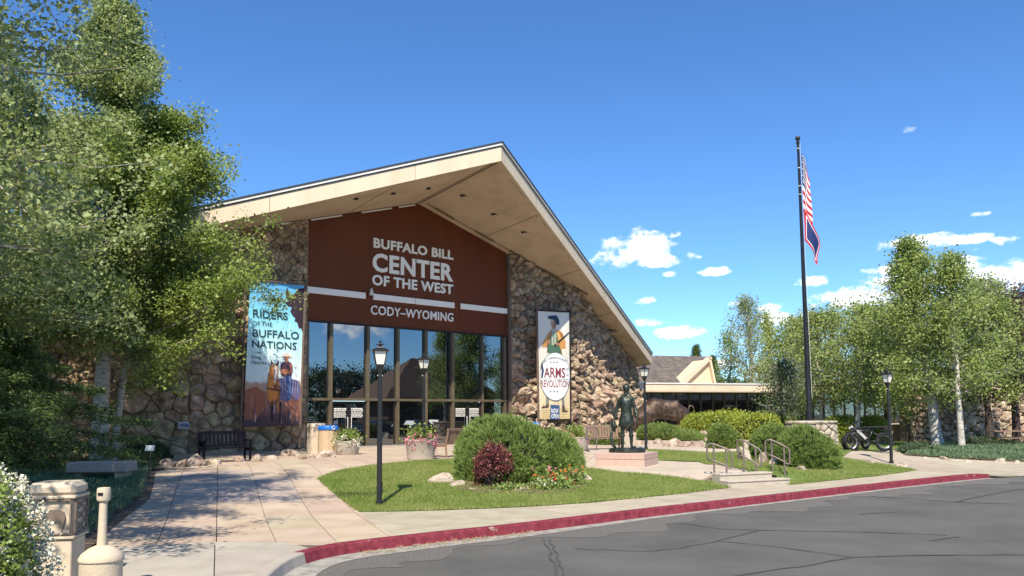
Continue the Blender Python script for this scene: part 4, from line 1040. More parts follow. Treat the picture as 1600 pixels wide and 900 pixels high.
    MB().tube([(-.42, -.03, z0+.84), (-.5, -.1, z0+.6), (-.55, -.2, z0+.32), (-.47, -.24, z0+.1), (-.36, -.22, z0+.0)], [.02, .03, .05, .06, .03], 8).build('cape', bronze, fig, smooth='all')
    for s, fx, fy, tx, ty in ((-1, -.16, .03, -.19, .17), (1, .17, -.06, .3, -.01)):
        MB().lathe([(.075, z0+.34), (.092, z0+.36), (.088, z0+.40), (.07, z0+.41)], 12, (fx*.97, fy*.8, 0)).build('boot_cuff', bronze, fig, smooth=True)
man()
# bison seen from its left side, head low behind the lamp, rump to the right
BY = 46.5
bl = aty(1040, 676, BY)
bgz = fit_z(677, bl[0], BY)-.0
bis = empty('bronze_bison_statue', (float(aty(1036, 676, BY)[0]), BY, bgz), R(8), 'larger than life brown bronze bison with lowered head, on the planted mound', 'statue')
def bison():
    k = 1.12; V = []; E_ = []; Rd = []
    def ad(p, r_, par=None):
        V.append(tuple(q*k for q in p)); Rd.append(tuple(q*k*1.22 for q in r_) if not isinstance(r_, (int, float)) else r_*k*1.15)
        if par is not None: E_.append((par, len(V)-1))
        return len(V)-1
    m0 = ad((.15, 0, 1.22), (.42, .46)); hump = ad((-.45, 0, 1.30), (.50, .60), m0); chest = ad((-.95, 0, 1.08), (.42, .52), hump); nk = ad((-1.32, 0, .72), (.33, .38), chest); hd = ad((-1.55, 0, .48), (.25, .27), nk); mz = ad((-1.66, 0, .2), .14, hd)
    lo = ad((.65, 0, 1.17), (.38, .42), m0); rp = ad((1.12, 0, 1.12), (.34, .36), lo); tb = ad((1.36, 0, 1.12), .17, rp)
    for s in (-1, 1):
        a = ad((-.78, s*.27, .72), .17, chest); b_ = ad((-.8-.04*s, s*.28, .40), .105, a); c = ad((-.78-.06*s, s*.28, .12), .07, b_); ad((-.80-.06*s, s*.28, .02), .09, c)
    # hind legs: near one back and stretched
    a = ad((1.18, -.24, .80), .23, rp); b_ = ad((1.33, -.25, .55), .13, a); c = ad((1.62, -.25, .40), .085, b_); d = ad((1.80, -.25, .12), .06, c); ad((1.86, -.25, .03), .085, d)
    a = ad((1.05, .24, .76), .22, rp); b_ = ad((.98, .25, .52), .13, a); c = ad((1.12, .25, .36), .08, b_); d = ad((1.08, .25, .1), .06, c); ad((1.04, .25, .02), .085, d)
    rng = np.random.default_rng(5)
    def disp(P):
        d = 1*(P[:, 0:1] < .2)+.35
        w = np.sin(P[:, 0:1]*23+P[:, 2:3]*17)*np.sin(P[:, 1:2]*21+P[:, 2:3]*29)
        return P+rng.normal(size=P.shape)*.006*d+unit(P-np.array([0, 0, 1.1]))*w*.012*d
    skin_mesh('bison_body', V, E_, Rd, bronze2, bis, 3, m0, disp=disp)
    K = k
    for s in (-1, 1): MB().tube([(-1.42*K, s*.22*K, .72*K), (-1.42*K, s*.36*K, .74*K), (-1.45*K, s*.41*K, .86*K), (-1.47*K, s*.38*K, .95*K)], [.06, .055, .035, .01], 8).build('horn', bronze2, bis, smooth=True)
    MB().tube([(-1.5*K, 0, .3*K), (-1.42*K, 0, .12*K), (-1.4*K, 0, .0)], [.14, .1, .02], 8).build('beard', bronze2, bis, smooth='all')
    MB().tube([(1.4*K, 0, 1.22*K), (1.5*K, 0, 1.42*K), (1.62*K, 0, 1.46*K), (1.71*K, 0, 1.33*K), (1.73*K, 0, 1.18*K)], [.035, .028, .026, .04, .012], 7).build('tail', mat('tail_bronze', [(.25, .2, .16)], .35, 5, metal=.7), bis, smooth='all')
    MB().lathe([(1.9, 0), (1.95, .04), (1.85, .1), (1.5, .12)], 24, (0, 0, -.12), sy=.42).build('statue_base', bronze2, bis)
bison()

# ------------------------------------------------------------------ vegetation
def aspen(name, label, loc, Ht, Rm, zc, nleaf, lsize, lm, seed, trunk_r=.16, lean=(0, 0), prof=None, group=None, cat='tree', barkm=None, nl=46, sub=6, squash=1., spread=.3, ttop=.96, fork=None, upk=.5, reach=None):
    rng = np.random.default_rng(seed); rr = random.Random(seed)
    root = empty(name, loc, 0, label, cat, group)
    K = 9; tr = []
    wob = rng.normal(size=(K+1, 2))*.012*Ht
    for i in range(K+1):
        f = i/K; tr.append(Vector((lean[0]*f+wob[i][0]*f, lean[1]*f+wob[i][1]*f, Ht*ttop*f)))
    b = MB(); b.tube([tr[0]-Vector((0, 0, .3))]+tr, [trunk_r*1.35]+[trunk_r*(1.15-.15*min(1, i*3)) * (1-.9*(i/K)**1.1) + .008 for i in range(K+1)], 9, cap=False)
    prof = prof or (lambda f: math.sin(math.pi*min(1, (f*.86+.14)))**.7 if f > .0 else 0)
    pts = []; dirs = []
    lb = MB()
    def tp(f):
        q = f*K; i = min(K-1, int(q)); return tr[i].lerp(tr[i+1], q-i)
    f0 = zc/Ht
    def limb(p, d, L, r, lev):
        n = 5; P = [p]; dd = d.copy()
        for i in range(n):
            dd = (dd+Vector(rng.normal(size=3))*.16+Vector((0, 0, .04 if lev else -.02))).normalized(); P.append(P[-1]+dd*L/n)
        (lb if True else b).tube(P, [r*(1-.8*i/n)+.003 for i in range(n+1)], 5 if lev == 0 else 4, cap=False)
        return P
    for k in range(nl):
        f = f0+(1-f0)*((k+.5)/nl)**.95*.97; fr_ = (f-f0)/(1-f0)
        az = k*2.399+rng.normal()*.35; L = Rm*prof(fr_)*(.68+.42*rng.random())
        if reach: L *= reach(az, fr_)
        if L < .25: L = .25
        up = upk*(.35+.9*fr_)
        d = Vector((math.cos(az), math.sin(az)*squash, up)).normalized()
        p0 = tp(min(.99, f)); P = limb(p0, d, L, max(.010, min(.05, trunk_r*.24)*(1-.6*fr_)), 0)
        for s_ in range(sub):
            q = 1.2+3.8*(s_+rng.random()*.8)/sub; i = min(4, int(q)); a = P[i].lerp(P[i+1], q-i); dn = (P[i+1]-P[i]).normalized()
            d2 = (dn*.7+Vector(rng.normal(size=3))*.75+Vector((0, 0, .18))).normalized(); L2 = L*.34*(.6+.7*rng.random())+.12
            Q = limb(a, d2, L2, .007, 1)
            for t_ in Q[1:]: pts.append(t_); dirs.append(d2)
        pts.append(P[-1]); dirs.append(d)
    pts = np.array([tuple(p) for p in pts])
    idx = rng.integers(0, len(pts), nleaf); wgt = rng.random(len(pts))**2.6; keep = rng.random(nleaf) < wgt[idx]*1.9+.14
    Pp = pts[idx][keep]+rng.normal(size=(keep.sum(), 3))*spread*np.array([1, 1, .8])
    Pp = Pp[Pp[:, 2] > .12]
    V = leaf_quads(rng, Pp, lsize)
    b.build('trunk', barkm or bark, root, smooth='all'); lb.build('limbs', barkm or limbm, root, smooth='all')
    link('crown', np_mesh('crown', V, 4, lm), root)
    return root
def at_depth(px, y): p = aty(px, 700, y); return (float(p[0]), float(y), H(p[0], y)-.02)
def round_prof(f): return max(.12, math.sin(math.pi*min(.98, .12+f*.86))**.75)
def cone_prof(f): return max(.08, (1-f)**.75*.95+.05) * min(1, .45+f*3)
def tall_prof(f): return max(.1, (1-f**1.7)*min(1, .5+f*2.2))
def spire_prof(f): return max(.14, (1-f)**.8*min(1, .55+f*3)+.05*math.sin(f*20))

# left foreground and middle trees
aspen('aspen_tree', 'nearest aspen at the far left whose big leaves hang over the top left corner', (-8.9, 8.6, .1), 11.5, 4.6, 2.3, 200000, .066, leafA, 21, .2, prof=lambda f: max(.2, math.sin(math.pi*(.1+f*.85))**.6), nl=64, sub=8, spread=.17, group='aspens left of the entrance')
aspen('aspen_tree', 'aspen standing just outside the left edge beside the camera, shading the walkway', (-8.6, 1.6, .05), 9.5, 3.7, 2.6, 42000, .075, leafA, 20, .17, prof=lambda f: max(.2, math.sin(math.pi*(.12+f*.85))**.6), nl=52, sub=7, spread=.2, group='aspens left of the entrance')
aspen('aspen_tree', 'tall leafy aspen behind the low spruce at the left edge of the photo', (-13.6, 17.5, .3), 13.6, 4.9, 1.6, 210000, .086, leafA, 22, .2, prof=tall_prof, nl=64, sub=9, spread=.2, group='aspens left of the entrance')
t3 = g(155, 722)
aspen('aspen_tree', 'aspen with the thickest white trunk rising left of the stone flank', tuple(t3), 15.4, 3.9, 3.2, 160000, .095, leafA, 23, .24, prof=tall_prof, nl=68, sub=9, spread=.22, lean=(.2, 0), group='aspens left of the entrance')
t4 = g(176, 721)
aspen('aspen_tree', 'bright green aspen with slender leaning trunk reaching over the left banner', tuple(t4), 11.6, 4.7, 3.2, 200000, .085, leafB, 24, .11, prof=lambda f: max(.2, 1-f*.7), nl=62, sub=9, spread=.2, lean=(1.0, .2), group='aspens left of the entrance', reach=lambda az, f: 1.12 if math.cos(az) > .5 and .1 < f < .6 else .9)
aspen('aspen_tree', 'aspen set back at the left behind the thick white trunk', (-18.3, 24.5, .4), 13.5, 4.6, 2.0, 80000, .11, leafA, 25, .2, prof=tall_prof, nl=50, group='aspens left of the entrance')
def spruce(name, label, loc, Ht, Rm, n, seed, mt=leafS, group=None, low=.12):
    rng = np.random.default_rng(seed); root = empty(name, loc, 0, label, 'tree', group)
    b = MB().tube([(0, 0, -.2), (0, 0, Ht*.5), (0, 0, Ht)], [.16*Ht/4+.03, .09*Ht/4, .01], 8); b.build('trunk', barkdark, root)
    P = []; D = []; lb = MB(); nb = int(26+Ht*5)
    for k in range(nb):
        f = low+(1-low)*(k/nb); az = k*2.399+rng.normal()*.3; L = Rm*(1-f)**.8*(.75+.35*rng.random())+.1; z = Ht*f
        for s in range(1, 30):
            q = s/29; x = L*q; zz = z+.12*L*q-.34*L*q*q+.12*L*q**4
            w = .42*L*math.sin(math.pi*min(1, q*.85+.1))*.8
            c = np.array([math.cos(az)*x, math.sin(az)*x, zz]); sd2 = np.array([-math.sin(az), math.cos(az), 0])
            for m_ in range(3):
                o = rng.uniform(-1, 1)*w; P.append(c+sd2*o+np.array([0, 0, -abs(o)*.12+rng.normal()*.02])); D.append(np.array([math.cos(az), math.sin(az), -.15])*.8+sd2*np.sign(o)*.6)
        lb.tube([(0, 0, z), (math.cos(az)*L*.5, math.sin(az)*L*.5, z+.12*L*.5-.085*L), (math.cos(az)*L, math.sin(az)*L, z-.1*L)], [.02, .014, .005], 4, cap=False)
    P = np.array(P); D = np.array(D); k = max(1, n//len(P)); P = np.repeat(P, k, 0); D = np.repeat(D, k, 0); P = P+rng.normal(size=P.shape)*.06*max(.6, Ht/4)
    lb.build('boughs', barkdark, root); link('crown', np_mesh('crown', needle_tris(rng, P, D, .10*max(1, Ht/4.5), .012*max(1, Ht/4), .5), 3, mt), root); return root
spruce('spruce_tree', 'low wide dark spruce with drooping boughs behind the stone slab bench', (-12.2, 18.6, .3), 3.9, 5.1, 110000, 31, low=.02)
spruce('spruce_tree', 'dark spruce filling the left edge behind the white flowering shrub', (-10.6, 12.6, .2), 2.6, 3.2, 70000, 32, low=.02)

def mound(name, label, cat, c, rx, ry, h, n, mt, seed, ln=.1, wd=.009, lobes=5, group=None, kind='needle', lsize=.05, flat=.0, rz=0., inner=True, per=8, lobe_amp=.22, stems=False, zmin=0.):
    """a clipped or mounded shrub: tufts of small leaves over a lumpy body"""
    rng = np.random.default_rng(seed); root = empty(name, c, rz, label, cat, group)
    lob = [(rng.uniform(0, 2*math.pi), rng.uniform(.1, 1.2), rng.uniform(.4, .8), rng.uniform(.3, 1)*lobe_amp) for _ in range(lobes)]
    def surf(D):
        r = np.ones(len(D))
        for a, e, w, am in lob:
            v = np.array([math.cos(a)*math.cos(e), math.sin(a)*math.cos(e), math.sin(e)]); r += am*np.exp(-((1-D@v)/w*2.2)**2)-am*.35
        r += .035*np.sin(D[:, 0]*13+seed)*np.sin(D[:, 1]*11)*np.sin(D[:, 2]*12+1)
        return r
    D = unit(rng.normal(size=(n, 3))); D[:, 2] = np.abs(D[:, 2])*1.0-.12*(rng.random(n) < .35); D = unit(D)
    r = surf(D)*(1-.13*rng.random(n)**1.5); S = np.array([rx, ry, h]); P = D*S*r[:, None]
    P[:, 2] = np.maximum(P[:, 2], .03+rng.random(n)*.05)
    if zmin: k_ = (P[:, 2] > h*zmin) | (rng.random(n) < .10); P = P[k_]; D = D[k_]; n = len(P)
    if flat: P[:, 2] = np.where(P[:, 2] > h*flat, h*flat+(P[:, 2]-h*flat)*.35, P[:, 2])
    N_ = unit(D/S*np.array([1, 1, 1.]))
    P2 = np.repeat(P, per, 0); N2 = np.repeat(N_, per, 0)
    if kind == 'needle' and n > 800:
        sh = rng.random(len(P)) < .05; P = P+N_*sh[:, None]*rng.random((len(P), 1))*ln*1.0
    P2 = np.repeat(P, per, 0)
    if kind == 'needle':
        up = unit(N2*.7+np.array([0, 0, .75])); P2 = P2-N2*ln*.55*np.repeat(rng.random(len(P)) < .3, per)[:, None]; V = needle_tris(rng, P2+rng.normal(size=P2.shape)*ln*.07, up, ln, wd, .42)
        link('foliage', np_mesh('foliage', V, 3, mt), root)
    else:
        V = leaf_quads(rng, P2+rng.normal(size=P2.shape)*lsize*1.3, lsize, .8); link('foliage', np_mesh('foliage', V, 4, mt), root)
    if inner:  # solid dark body, shade between the tufts put into its colour
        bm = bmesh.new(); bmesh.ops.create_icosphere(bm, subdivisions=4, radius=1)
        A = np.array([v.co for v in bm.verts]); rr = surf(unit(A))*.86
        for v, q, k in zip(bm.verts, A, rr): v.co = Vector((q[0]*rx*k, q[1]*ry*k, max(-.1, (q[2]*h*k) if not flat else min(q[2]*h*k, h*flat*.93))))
        me = bpy.data.meshes.new('dark_core'); bm.to_mesh(me); bm.free(); me.materials.append(coredark); link('dark_core', me, root)
    if stems:
        b = MB()
        for k in range(26):
            a = rng.uniform(0, 6.28); e = rng.uniform(.3, 1.); b.tube([(math.cos(a)*.06, math.sin(a)*.06, 0), (math.cos(a)*rx*.3*e, math.sin(a)*ry*.3*e, h*.4), (math.cos(a)*rx*.75*e, math.sin(a)*ry*.75*e, h*.85)], [.014, .01, .004], 4)
        b.build('stems', barkdark, root)
    return root
def wz(x, y, dz=0): return (x, y, H(x, y)+dz)
MG = 'mounded mugo pines'
# the big clipped pine cluster on the front lawn
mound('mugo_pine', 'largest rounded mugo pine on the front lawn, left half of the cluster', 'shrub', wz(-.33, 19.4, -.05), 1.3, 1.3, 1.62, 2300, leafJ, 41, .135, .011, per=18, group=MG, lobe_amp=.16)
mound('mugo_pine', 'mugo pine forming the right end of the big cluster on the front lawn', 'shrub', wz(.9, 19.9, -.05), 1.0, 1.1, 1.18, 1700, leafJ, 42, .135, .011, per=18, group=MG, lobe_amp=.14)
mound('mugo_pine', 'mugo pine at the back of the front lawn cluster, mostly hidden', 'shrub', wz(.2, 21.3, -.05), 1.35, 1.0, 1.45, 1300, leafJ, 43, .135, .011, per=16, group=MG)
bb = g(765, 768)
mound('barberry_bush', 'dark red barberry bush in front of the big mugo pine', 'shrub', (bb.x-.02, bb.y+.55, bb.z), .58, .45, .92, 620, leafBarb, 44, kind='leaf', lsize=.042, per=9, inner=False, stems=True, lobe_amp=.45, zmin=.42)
# hedges and pines on the right
def hedge_px(name, label, cat, px, y, rx, ry, pxt, n, mt, seed, **k):
    p = aty(px, 690, y); x = float(p[0]); z = H(x, y); zt_ = fit_z(pxt, x, y); return mound(name, label, cat, (x, y, z-.05), rx, ry, max(.3, zt_-z+.05), n, mt, seed, **k)
hedge_px('mugo_pine', 'mugo pine nearest the right handrail, right end of the sloping row', 'shrub', 1270, 24.0, 1.02, 1.0, 679, 2300, leafJ, 45, ln=.14, wd=.013, per=16, group=MG)
hedge_px('mugo_pine', 'mugo pine left behind the right end of the sloping row', 'shrub', 1216, 26.6, 1.2, 1.1, 655, 1900, leafJ, 46, ln=.14, wd=.014, per=16, group=MG)
hedge_px('mugo_pine', 'small round mugo pine alone between the bison mound and the handrails', 'shrub', 1132, 31, .68, .6, 664, 900, leafJ, 47, ln=.15, wd=.016, per=14, group=MG)
hedge_px('mugo_pine', 'spreading mugo pine in front of the bronze bison', 'shrub', 1042, 39.5, 1.55, 1.0, 664, 2400, leafJ, 48, ln=.12, wd=.016, group=MG)
hedge_px('mugo_pine', 'low mugo pine right of the one under the bison, behind rocks', 'shrub', 1080, 38.5, .9, .8, 672, 1300, leafJ, 49, ln=.12, wd=.016, group=MG)
hedge_px('mugo_pine', 'mugo pine behind the wooden bench by the stone flank', 'shrub', 950, 35.5, 1.0, .7, 666, 1200, leafJ, 50, ln=.12, wd=.016, group=MG)
HG = 'yellow green hedge bushes'
for i, (px, y, rx, pt_, l) in enumerate([(1104, 43, 1.5, 643, 'yellow green bush at the left end of the hedge, beside the bison'), (1145, 41, 1.6, 642, 'yellow green bush second from the bison in the hedge'), (1185, 39, 1.6, 643, 'yellow green bush third from the bison in the hedge'),
                                     (1225, 40, 1.4, 646, 'yellow green bush just left of the stone drum'), (1315, 41, 1.2, 644, 'yellow green bush right of the stone drum'), (1353, 41.5, 1.1, 646, 'yellow green bush behind the parked electric bike')]):
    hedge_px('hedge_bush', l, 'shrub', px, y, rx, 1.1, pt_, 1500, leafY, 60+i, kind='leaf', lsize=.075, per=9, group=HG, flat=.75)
hedge_px('shrub', 'dark green shrub at the foot of the two white trunks on the right', 'shrub', 1545, 36, 1.6, .9, 686, 1500, leafD, 70, kind='leaf', lsize=.06, per=9)
hedge_px('shrub', 'low clipped dark shrub at the left tip of the right bed', 'shrub', 1436, 32.0, .95, .6, 704, 900, leafD, 71, kind='leaf', lsize=.05, per=9)
hedge_px('shrub', 'small shrub growing against the stone flank behind the sign stake', 'shrub', 232, 25.5, .8, .7, 690, 900, leafD, 72, kind='leaf', lsize=.05, per=9)
# white flowering shrub, lower left corner
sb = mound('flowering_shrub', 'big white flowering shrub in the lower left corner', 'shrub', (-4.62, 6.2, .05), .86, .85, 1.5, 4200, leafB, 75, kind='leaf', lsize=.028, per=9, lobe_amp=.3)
rng = np.random.default_rng(76); D = unit(rng.normal(size=(1300, 3))); D[:, 2] = np.abs(D[:, 2]); P = D*np.array([.90, .9, 1.57])*(1+.16*rng.random((1300, 1)))
P = np.repeat(P, 16, 0)+rng.normal(size=(1300*16, 3))*.022; link('blossom', np_mesh('blossom', leaf_quads(rng, P, .026, .8), 4, flower_white), sb)

def tuft_cover(name, poly, n, ln, wd, mt, seed, label=None, hgt=.12, lumps=.7):
    rng = np.random.default_rng(seed); p = np.array(poly); lo, hi = p.min(0), p.max(0); q = lo+rng.random((n*3, 2))*(hi-lo); q = q[inside(poly, q)][:n]
    e = np.sin(q[:, 0]*2.1+seed)*np.sin(q[:, 1]*2.7)+np.sin(q[:, 0]*5.3)*np.sin(q[:, 1]*4.1+2)*.6
    h = Hn(q)[0]+hgt*(.55+.45*e*lumps); P = np.c_[q, h]; P = np.repeat(P, 4, 0)+rng.normal(size=(len(q)*4, 3))*.02
    a = rng.random(len(P))*6.28; D = np.stack([np.cos(a)*.6, np.sin(a)*.6, np.full(len(P), .6)], 1)
    o = link(name, np_mesh(name, needle_tris(rng, P, D, ln, wd, .4), 3, mt)); tag(o, kind='stuff'); 
    return o
cov = [(-5.5, 9.9), (-5.9, 10.6), (-6.35, 12), (-6.8, 13.6), (-7.2, 15.3), (-7.9, 17.0), (-8.9, 19.3), (-9.3, 20.9), (-10.5, 21.8), (-12.5, 20), (-12, 14), (-9, 9), (-6.3, 8.8)]
tuft_cover('ground_cover', cov, 26000, .09, .008, leafG, 80, hgt=.17)
cov2 = gp([(1420, 712.5), (1480, 716.5), (1540, 720), (1640, 722.5)])+[(26, 36), (19, 38)]
tuft_cover('ground_cover', cov2, 12000, .12, .014, leafG, 81, hgt=.14)

# trees on the right
RG = 'trees beyond the drive on the right'
def rt(px, base_y, y, top_px, Rm, zc, n, ls, lm, seed, label, **k):
    x, yy, z = at_depth(px, y); Ht = fit_z(top_px, x, y)-z; return aspen('tree', label, (x, yy, z), Ht, Rm*.92, zc, int(n*.85), ls*.78, lm, seed, group=RG, **dict(dict(upk=.8, spread=.26, nl=52), **k))
rt(1466, 0, 35.5, 366, 3.7, 2.0, 56000, .13, leafC, 91, 'tall aspen with a bent white trunk behind the right bed', trunk_r=.24, prof=spire_prof, lean=(-.9, 0), spread=.24, upk=.9, nl=60)
rt(1503, 0, 33.5, 388, 2.9, 2.4, 34000, .12, leafC, 92, 'slender tall aspen with straight pale trunk right of the bent one', trunk_r=.13, prof=spire_prof, spread=.22, upk=1., nl=56)
rt(1547, 0, 38.5, 470, 3.0, 2.3, 26000, .14, leafC, 93, 'green tree with dark trunk in front of the boulder wall', trunk_r=.17, prof=round_prof, barkm=barkdark)
rt(1590, 0, 40, 468, 3.6, 2.4, 30000, .14, leafR, 94, 'dark plum leaved tree at the right edge of the photo', trunk_r=.2, prof=round_prof, barkm=barkdark)
rt(1286, 0, 42, 488, 2.5, 1.5, 17000, .14, leafC, 95, 'tree with crooked white stem right behind the stone drum', trunk_r=.11, prof=round_prof)
rt(1338, 0, 40, 480, 2.6, 2.0, 22000, .14, leafC, 96, 'leaning white stemmed tree behind the electric bike', trunk_r=.13, prof=round_prof, lean=(.8, 0))
rt(1390, 0, 43, 492, 2.8, 1.6, 22000, .14, leafC, 97, 'leafy tree with dark trunk right behind the electric bike', trunk_r=.15, prof=round_prof, barkm=barkdark)
rt(1245, 0, 46, 500, 2.4, 1.2, 16000, .15, leafC, 98, 'sage green tree just left of the flagpole', trunk_r=.12, prof=round_prof)
rt(1228, 0, 40, 566, 1.35, .5, 12000, .1, leafD, 99, 'small dark green tree covering the end of the low building', trunk_r=.07, prof=round_prof, spread=.25)
rt(1425, 0, 46, 470, 2.7, 1.5, 20000, .15, leafA, 100, 'leafy tree left behind the tall bent aspen', trunk_r=.15, prof=round_prof)
rt(1560, 0, 52, 435, 3.6, 2.0, 22000, .17, leafA, 101, 'broad tree behind the two tall aspens', trunk_r=.2, prof=round_prof)
spread_ = .28
FG = 'background trees behind the low building'
def ft(px, y, top_px, Rm, n, ls, lm, seed, label, **k):
    x, yy, z = at_depth(px, y); Ht = fit_z(top_px, x, y)-z; return aspen('tree', label, (x, yy, z), Ht, Rm*.85, Ht*.12, int(n*.8), ls*.75, lm, seed, group=FG, **dict(dict(prof=spire_prof, upk=1.1), **k))
ft(1178, 76, 462, 4.2, 15000, .2, leafA, 111, 'sparse pale birch with bare white top, tallest behind the low building', trunk_r=.3, prof=lambda f: max(.1, math.sin(math.pi*(.15+.8*f))), upk=2.4, nl=70, spread=.3, barkm=bark)
ft(1208, 80, 485, 3.8, 13000, .2, leafY, 112, 'yellowish sparse birch right of the bare topped birch', trunk_r=.28, upk=2.4, nl=60, spread=.3, barkm=bark)
ft(1146, 82, 512, 4.2, 11000, .2, leafC, 113, 'sage tree at the left end behind the low building', trunk_r=.16, spread=.45)
ft(1260, 70, 492, 3.8, 14000, .2, leafA, 114, 'green tree directly behind the flagpole', trunk_r=.18, spread=.45)
ft(1312, 68, 474, 4.0, 15000, .2, leafA, 115, 'narrow topped green tree right of the flagpole', trunk_r=.18, prof=tall_prof, spread=.45)
ft(1360, 70, 500, 3.8, 15000, .2, leafD, 116, 'dark green tree filling the gap left of the tall aspens', trunk_r=.18, spread=.45)
ft(1418, 72, 480, 3.8, 15000, .2, leafC, 117, 'grey green tree directly behind the bent aspen', trunk_r=.18, spread=.45)
ft(1490, 74, 455, 4.4, 15000, .22, leafA, 118, 'tree showing between the two tall aspens', trunk_r=.2, spread=.5)
ft(1610, 72, 455, 5, 15000, .22, leafD, 119, 'dark tree behind the plum leaved one at the right edge', trunk_r=.2, spread=.5)
x, y, z = at_depth(1092, 92); spruce('conifer_tree', 'dark conifer tip showing above the shingle roof', (x, y, z), fit_z(540, x, y)-z, 2.6, 20000, 120)
x, y, z = at_depth(1118, 96); spruce('conifer_tree', 'second conifer, right of the tip above the shingle roof', (x, y, z), fit_z(556, x, y)-z, 2.6, 20000, 121)
def woods():
    rng = np.random.default_rng(130); P = []
    for k in range(150):
        a = R(-8+72*k/150); d = rng.uniform(105, 135); c = np.array([math.sin(a)*d, math.cos(a)*d, 0]); h = rng.uniform(5, 8.5); n = 260
        q = unit(rng.normal(size=(n, 3)))*np.array([3.2, 3.2, h/2])*(.75+.3*rng.random((n, 1)))+c+np.array([0, 0, h/2]); P.append(q)
    P = np.concatenate(P); tag(link('distant_woods', np_mesh('distant_woods', leaf_quads(rng, P, .8, .5), 4, leafD)), kind='stuff')
woods()

# ------------------------------------------------------------------ low wing with clerestory
def wing():
    A = np.array([float(v) for v in aty(968, 600, 55.5)[:2]]); dirv = np.array([math.cos(R(20)), math.sin(R(20))])
    r = empty('low_wing_building', (A[0], A[1], 0), R(20), 'long low wing with beige eave, dark glass and brown shingle roof behind the bison', 'building')
    Lw = 46; zt_ = 4.22; inv = Matrix.Rotation(-R(20), 2)
    def lx(px, y_=0):   # local x on the facade plane of a pixel column
        d = ray(px, 640); o = ORG[:2]-A; n = np.array([-dirv[1], dirv[0]]); k = (y_-(o@n))/(d[:2]@n); return float((o+d[:2]*k)@dirv)
    MB().box((Lw/2-2, 6, 3.6), (Lw, 15.2, .12)).build('eave_soffit', stucco, r)
    MB().box((Lw/2-2, -1.5, 3.86), (Lw+.1, .12, .62), ch=.01).build('fascia', fasciam, r)
    MB().box((Lw/2-2, -1.54, 4.14), (Lw+.1, .14, .1)).build('drip_edge', whitetrim, r)
    MB().box((Lw/2-2, 5.9, 3.98), (Lw, 14.6, .3)).build('flat_roof', stucco, r)
    MB().box((Lw/2-2, .25, 2.0), (Lw, .1, 3.2)).build('inner_wall', darkframe, r)
    zb = .9
    x = -1.5; k = 0
    while x < 30:
        w = 1.02
        MB().box((x+w/2, .0, (zb+.75)/2+.05), (w-.03, .08, .2)).build('kick_panel', bronze_frame, r) if False else None
        MB().box((x+w/2, .04, 1.95), (w-.06, .03, 1.75)).build('window_pane', glass_low, r)
        MB().box((x+w/2, .04, 3.18), (w-.06, .03, .62)).build('window_pane', glass_low, r)
        MB().box((x, 0, 2.2), (.07, .12, 2.75)).build('mullion', bronze_frame, r); x += w; k += 1
    MB().box((14.2, 0, 2.85), (31.5, .1, .06)).build('transom', darkframe, r)
    MB().box((14.2, 0, .95), (31.5, .3, .3)).build('sill_wall', stucco, r)
    # shingled roof with a clerestory dormer
    ye, yr = 1.5, 11.; x0, x1, xk = -3.0, lx(1120, ye), lx(1111, yr); ze = 4.15; zr = fit_z(556.5, *(A+dirv*lx(1060, yr)+np.array([-dirv[1], dirv[0]])*yr))
    rf = empty('shingle_roof', (0, 0, 0)); rf.parent = r
    MB().add([(x0, ye, ze-.1), (x1, ye, ze-.1), (xk, yr, zr-.1), (x0, yr, zr-.1), (x0, yr+8, ze), (xk-2, yr+8, ze)], [(0, 1, 2, 3), (3, 2, 5, 4), (0, 3, 4), (1, 5, 2)]).build('roof_deck', shingle_dark, rf)
    sl = MB(); rows = 22; rr = random.Random(4)
    for j in range(rows):
        f0, f1 = j/rows, (j+1)/rows+.012; x = x0-rr.random()*.3
        xe = x1+(xk-x1)*f0
        while x < xe:
            w = rr.uniform(.22, .42); a, b_ = max(x, x0), min(x+w, xe); dz = rr.uniform(.01, .035)
            if b_ > a: sl.add([(a, ye+(yr-ye)*f0, ze+(zr-ze)*f0+dz), (b_-.01, ye+(yr-ye)*f0, ze+(zr-ze)*f0+dz), (b_-.01, ye+(yr-ye)*f1, ze+(zr-ze)*f1), (a, ye+(yr-ye)*f1, ze+(zr-ze)*f1), (a, ye+(yr-ye)*f0, ze+(zr-ze)*f0-.05), (b_-.01, ye+(yr-ye)*f0, ze+(zr-ze)*f0-.05)], [(0, 1, 2, 3), (0, 4, 5, 1)])
            x += w
    tag(sl.build('shingles', shingle, rf), kind='stuff')
    # clerestory: a triangular prow at the right end of the roof
    yp = ye-.2; xa = lx(1064, yp); xb = lx(1121, yp); xc = lx(1113, yp)
    zc = fit_z(556, *(A+dirv*xc+np.array([-dirv[1], dirv[0]])*yp)); zbse = ze+.02
    def frame(p, q, w, nm='clerestory_frame'):
        p, q = Vector(p), Vector(q); d = (q-p).normalized(); n = Vector((-d.z, 0, d.x))*w
        MB().add([p, q, q+n, p+n]+[v+Vector((0, .5, 0)) for v in (p, q, q+n, p+n)], [(0, 1, 2, 3), (7, 6, 5, 4), (0, 4, 5, 1), (1, 5, 6, 2), (2, 6, 7, 3), (3, 7, 4, 0)]).build(nm, fasciam, r)
    frame((xa, yp, zbse), (xc, yp, zc), -.24); frame((xc, yp, zc), (xb, yp, zbse), -.16)
    MB().add([(xa+.35, yp+.3, zbse), (xb-.1, yp+.3, zbse), (xc-.05, yp+.3, zc-.25), (xa+.35, yp+2.4, zbse), (xb-.1, yp+2.4, zbse), (xc-.05, yp+2.4, zc-.25)], [(0, 1, 2), (3, 4, 5), (0, 3, 5, 2), (1, 2, 5, 4), (0, 1, 4, 3)]).build('clerestory_wall', mat('cream_stucco', [(.62, .5, .33), (.68, .56, .38)], .85, 3), r)
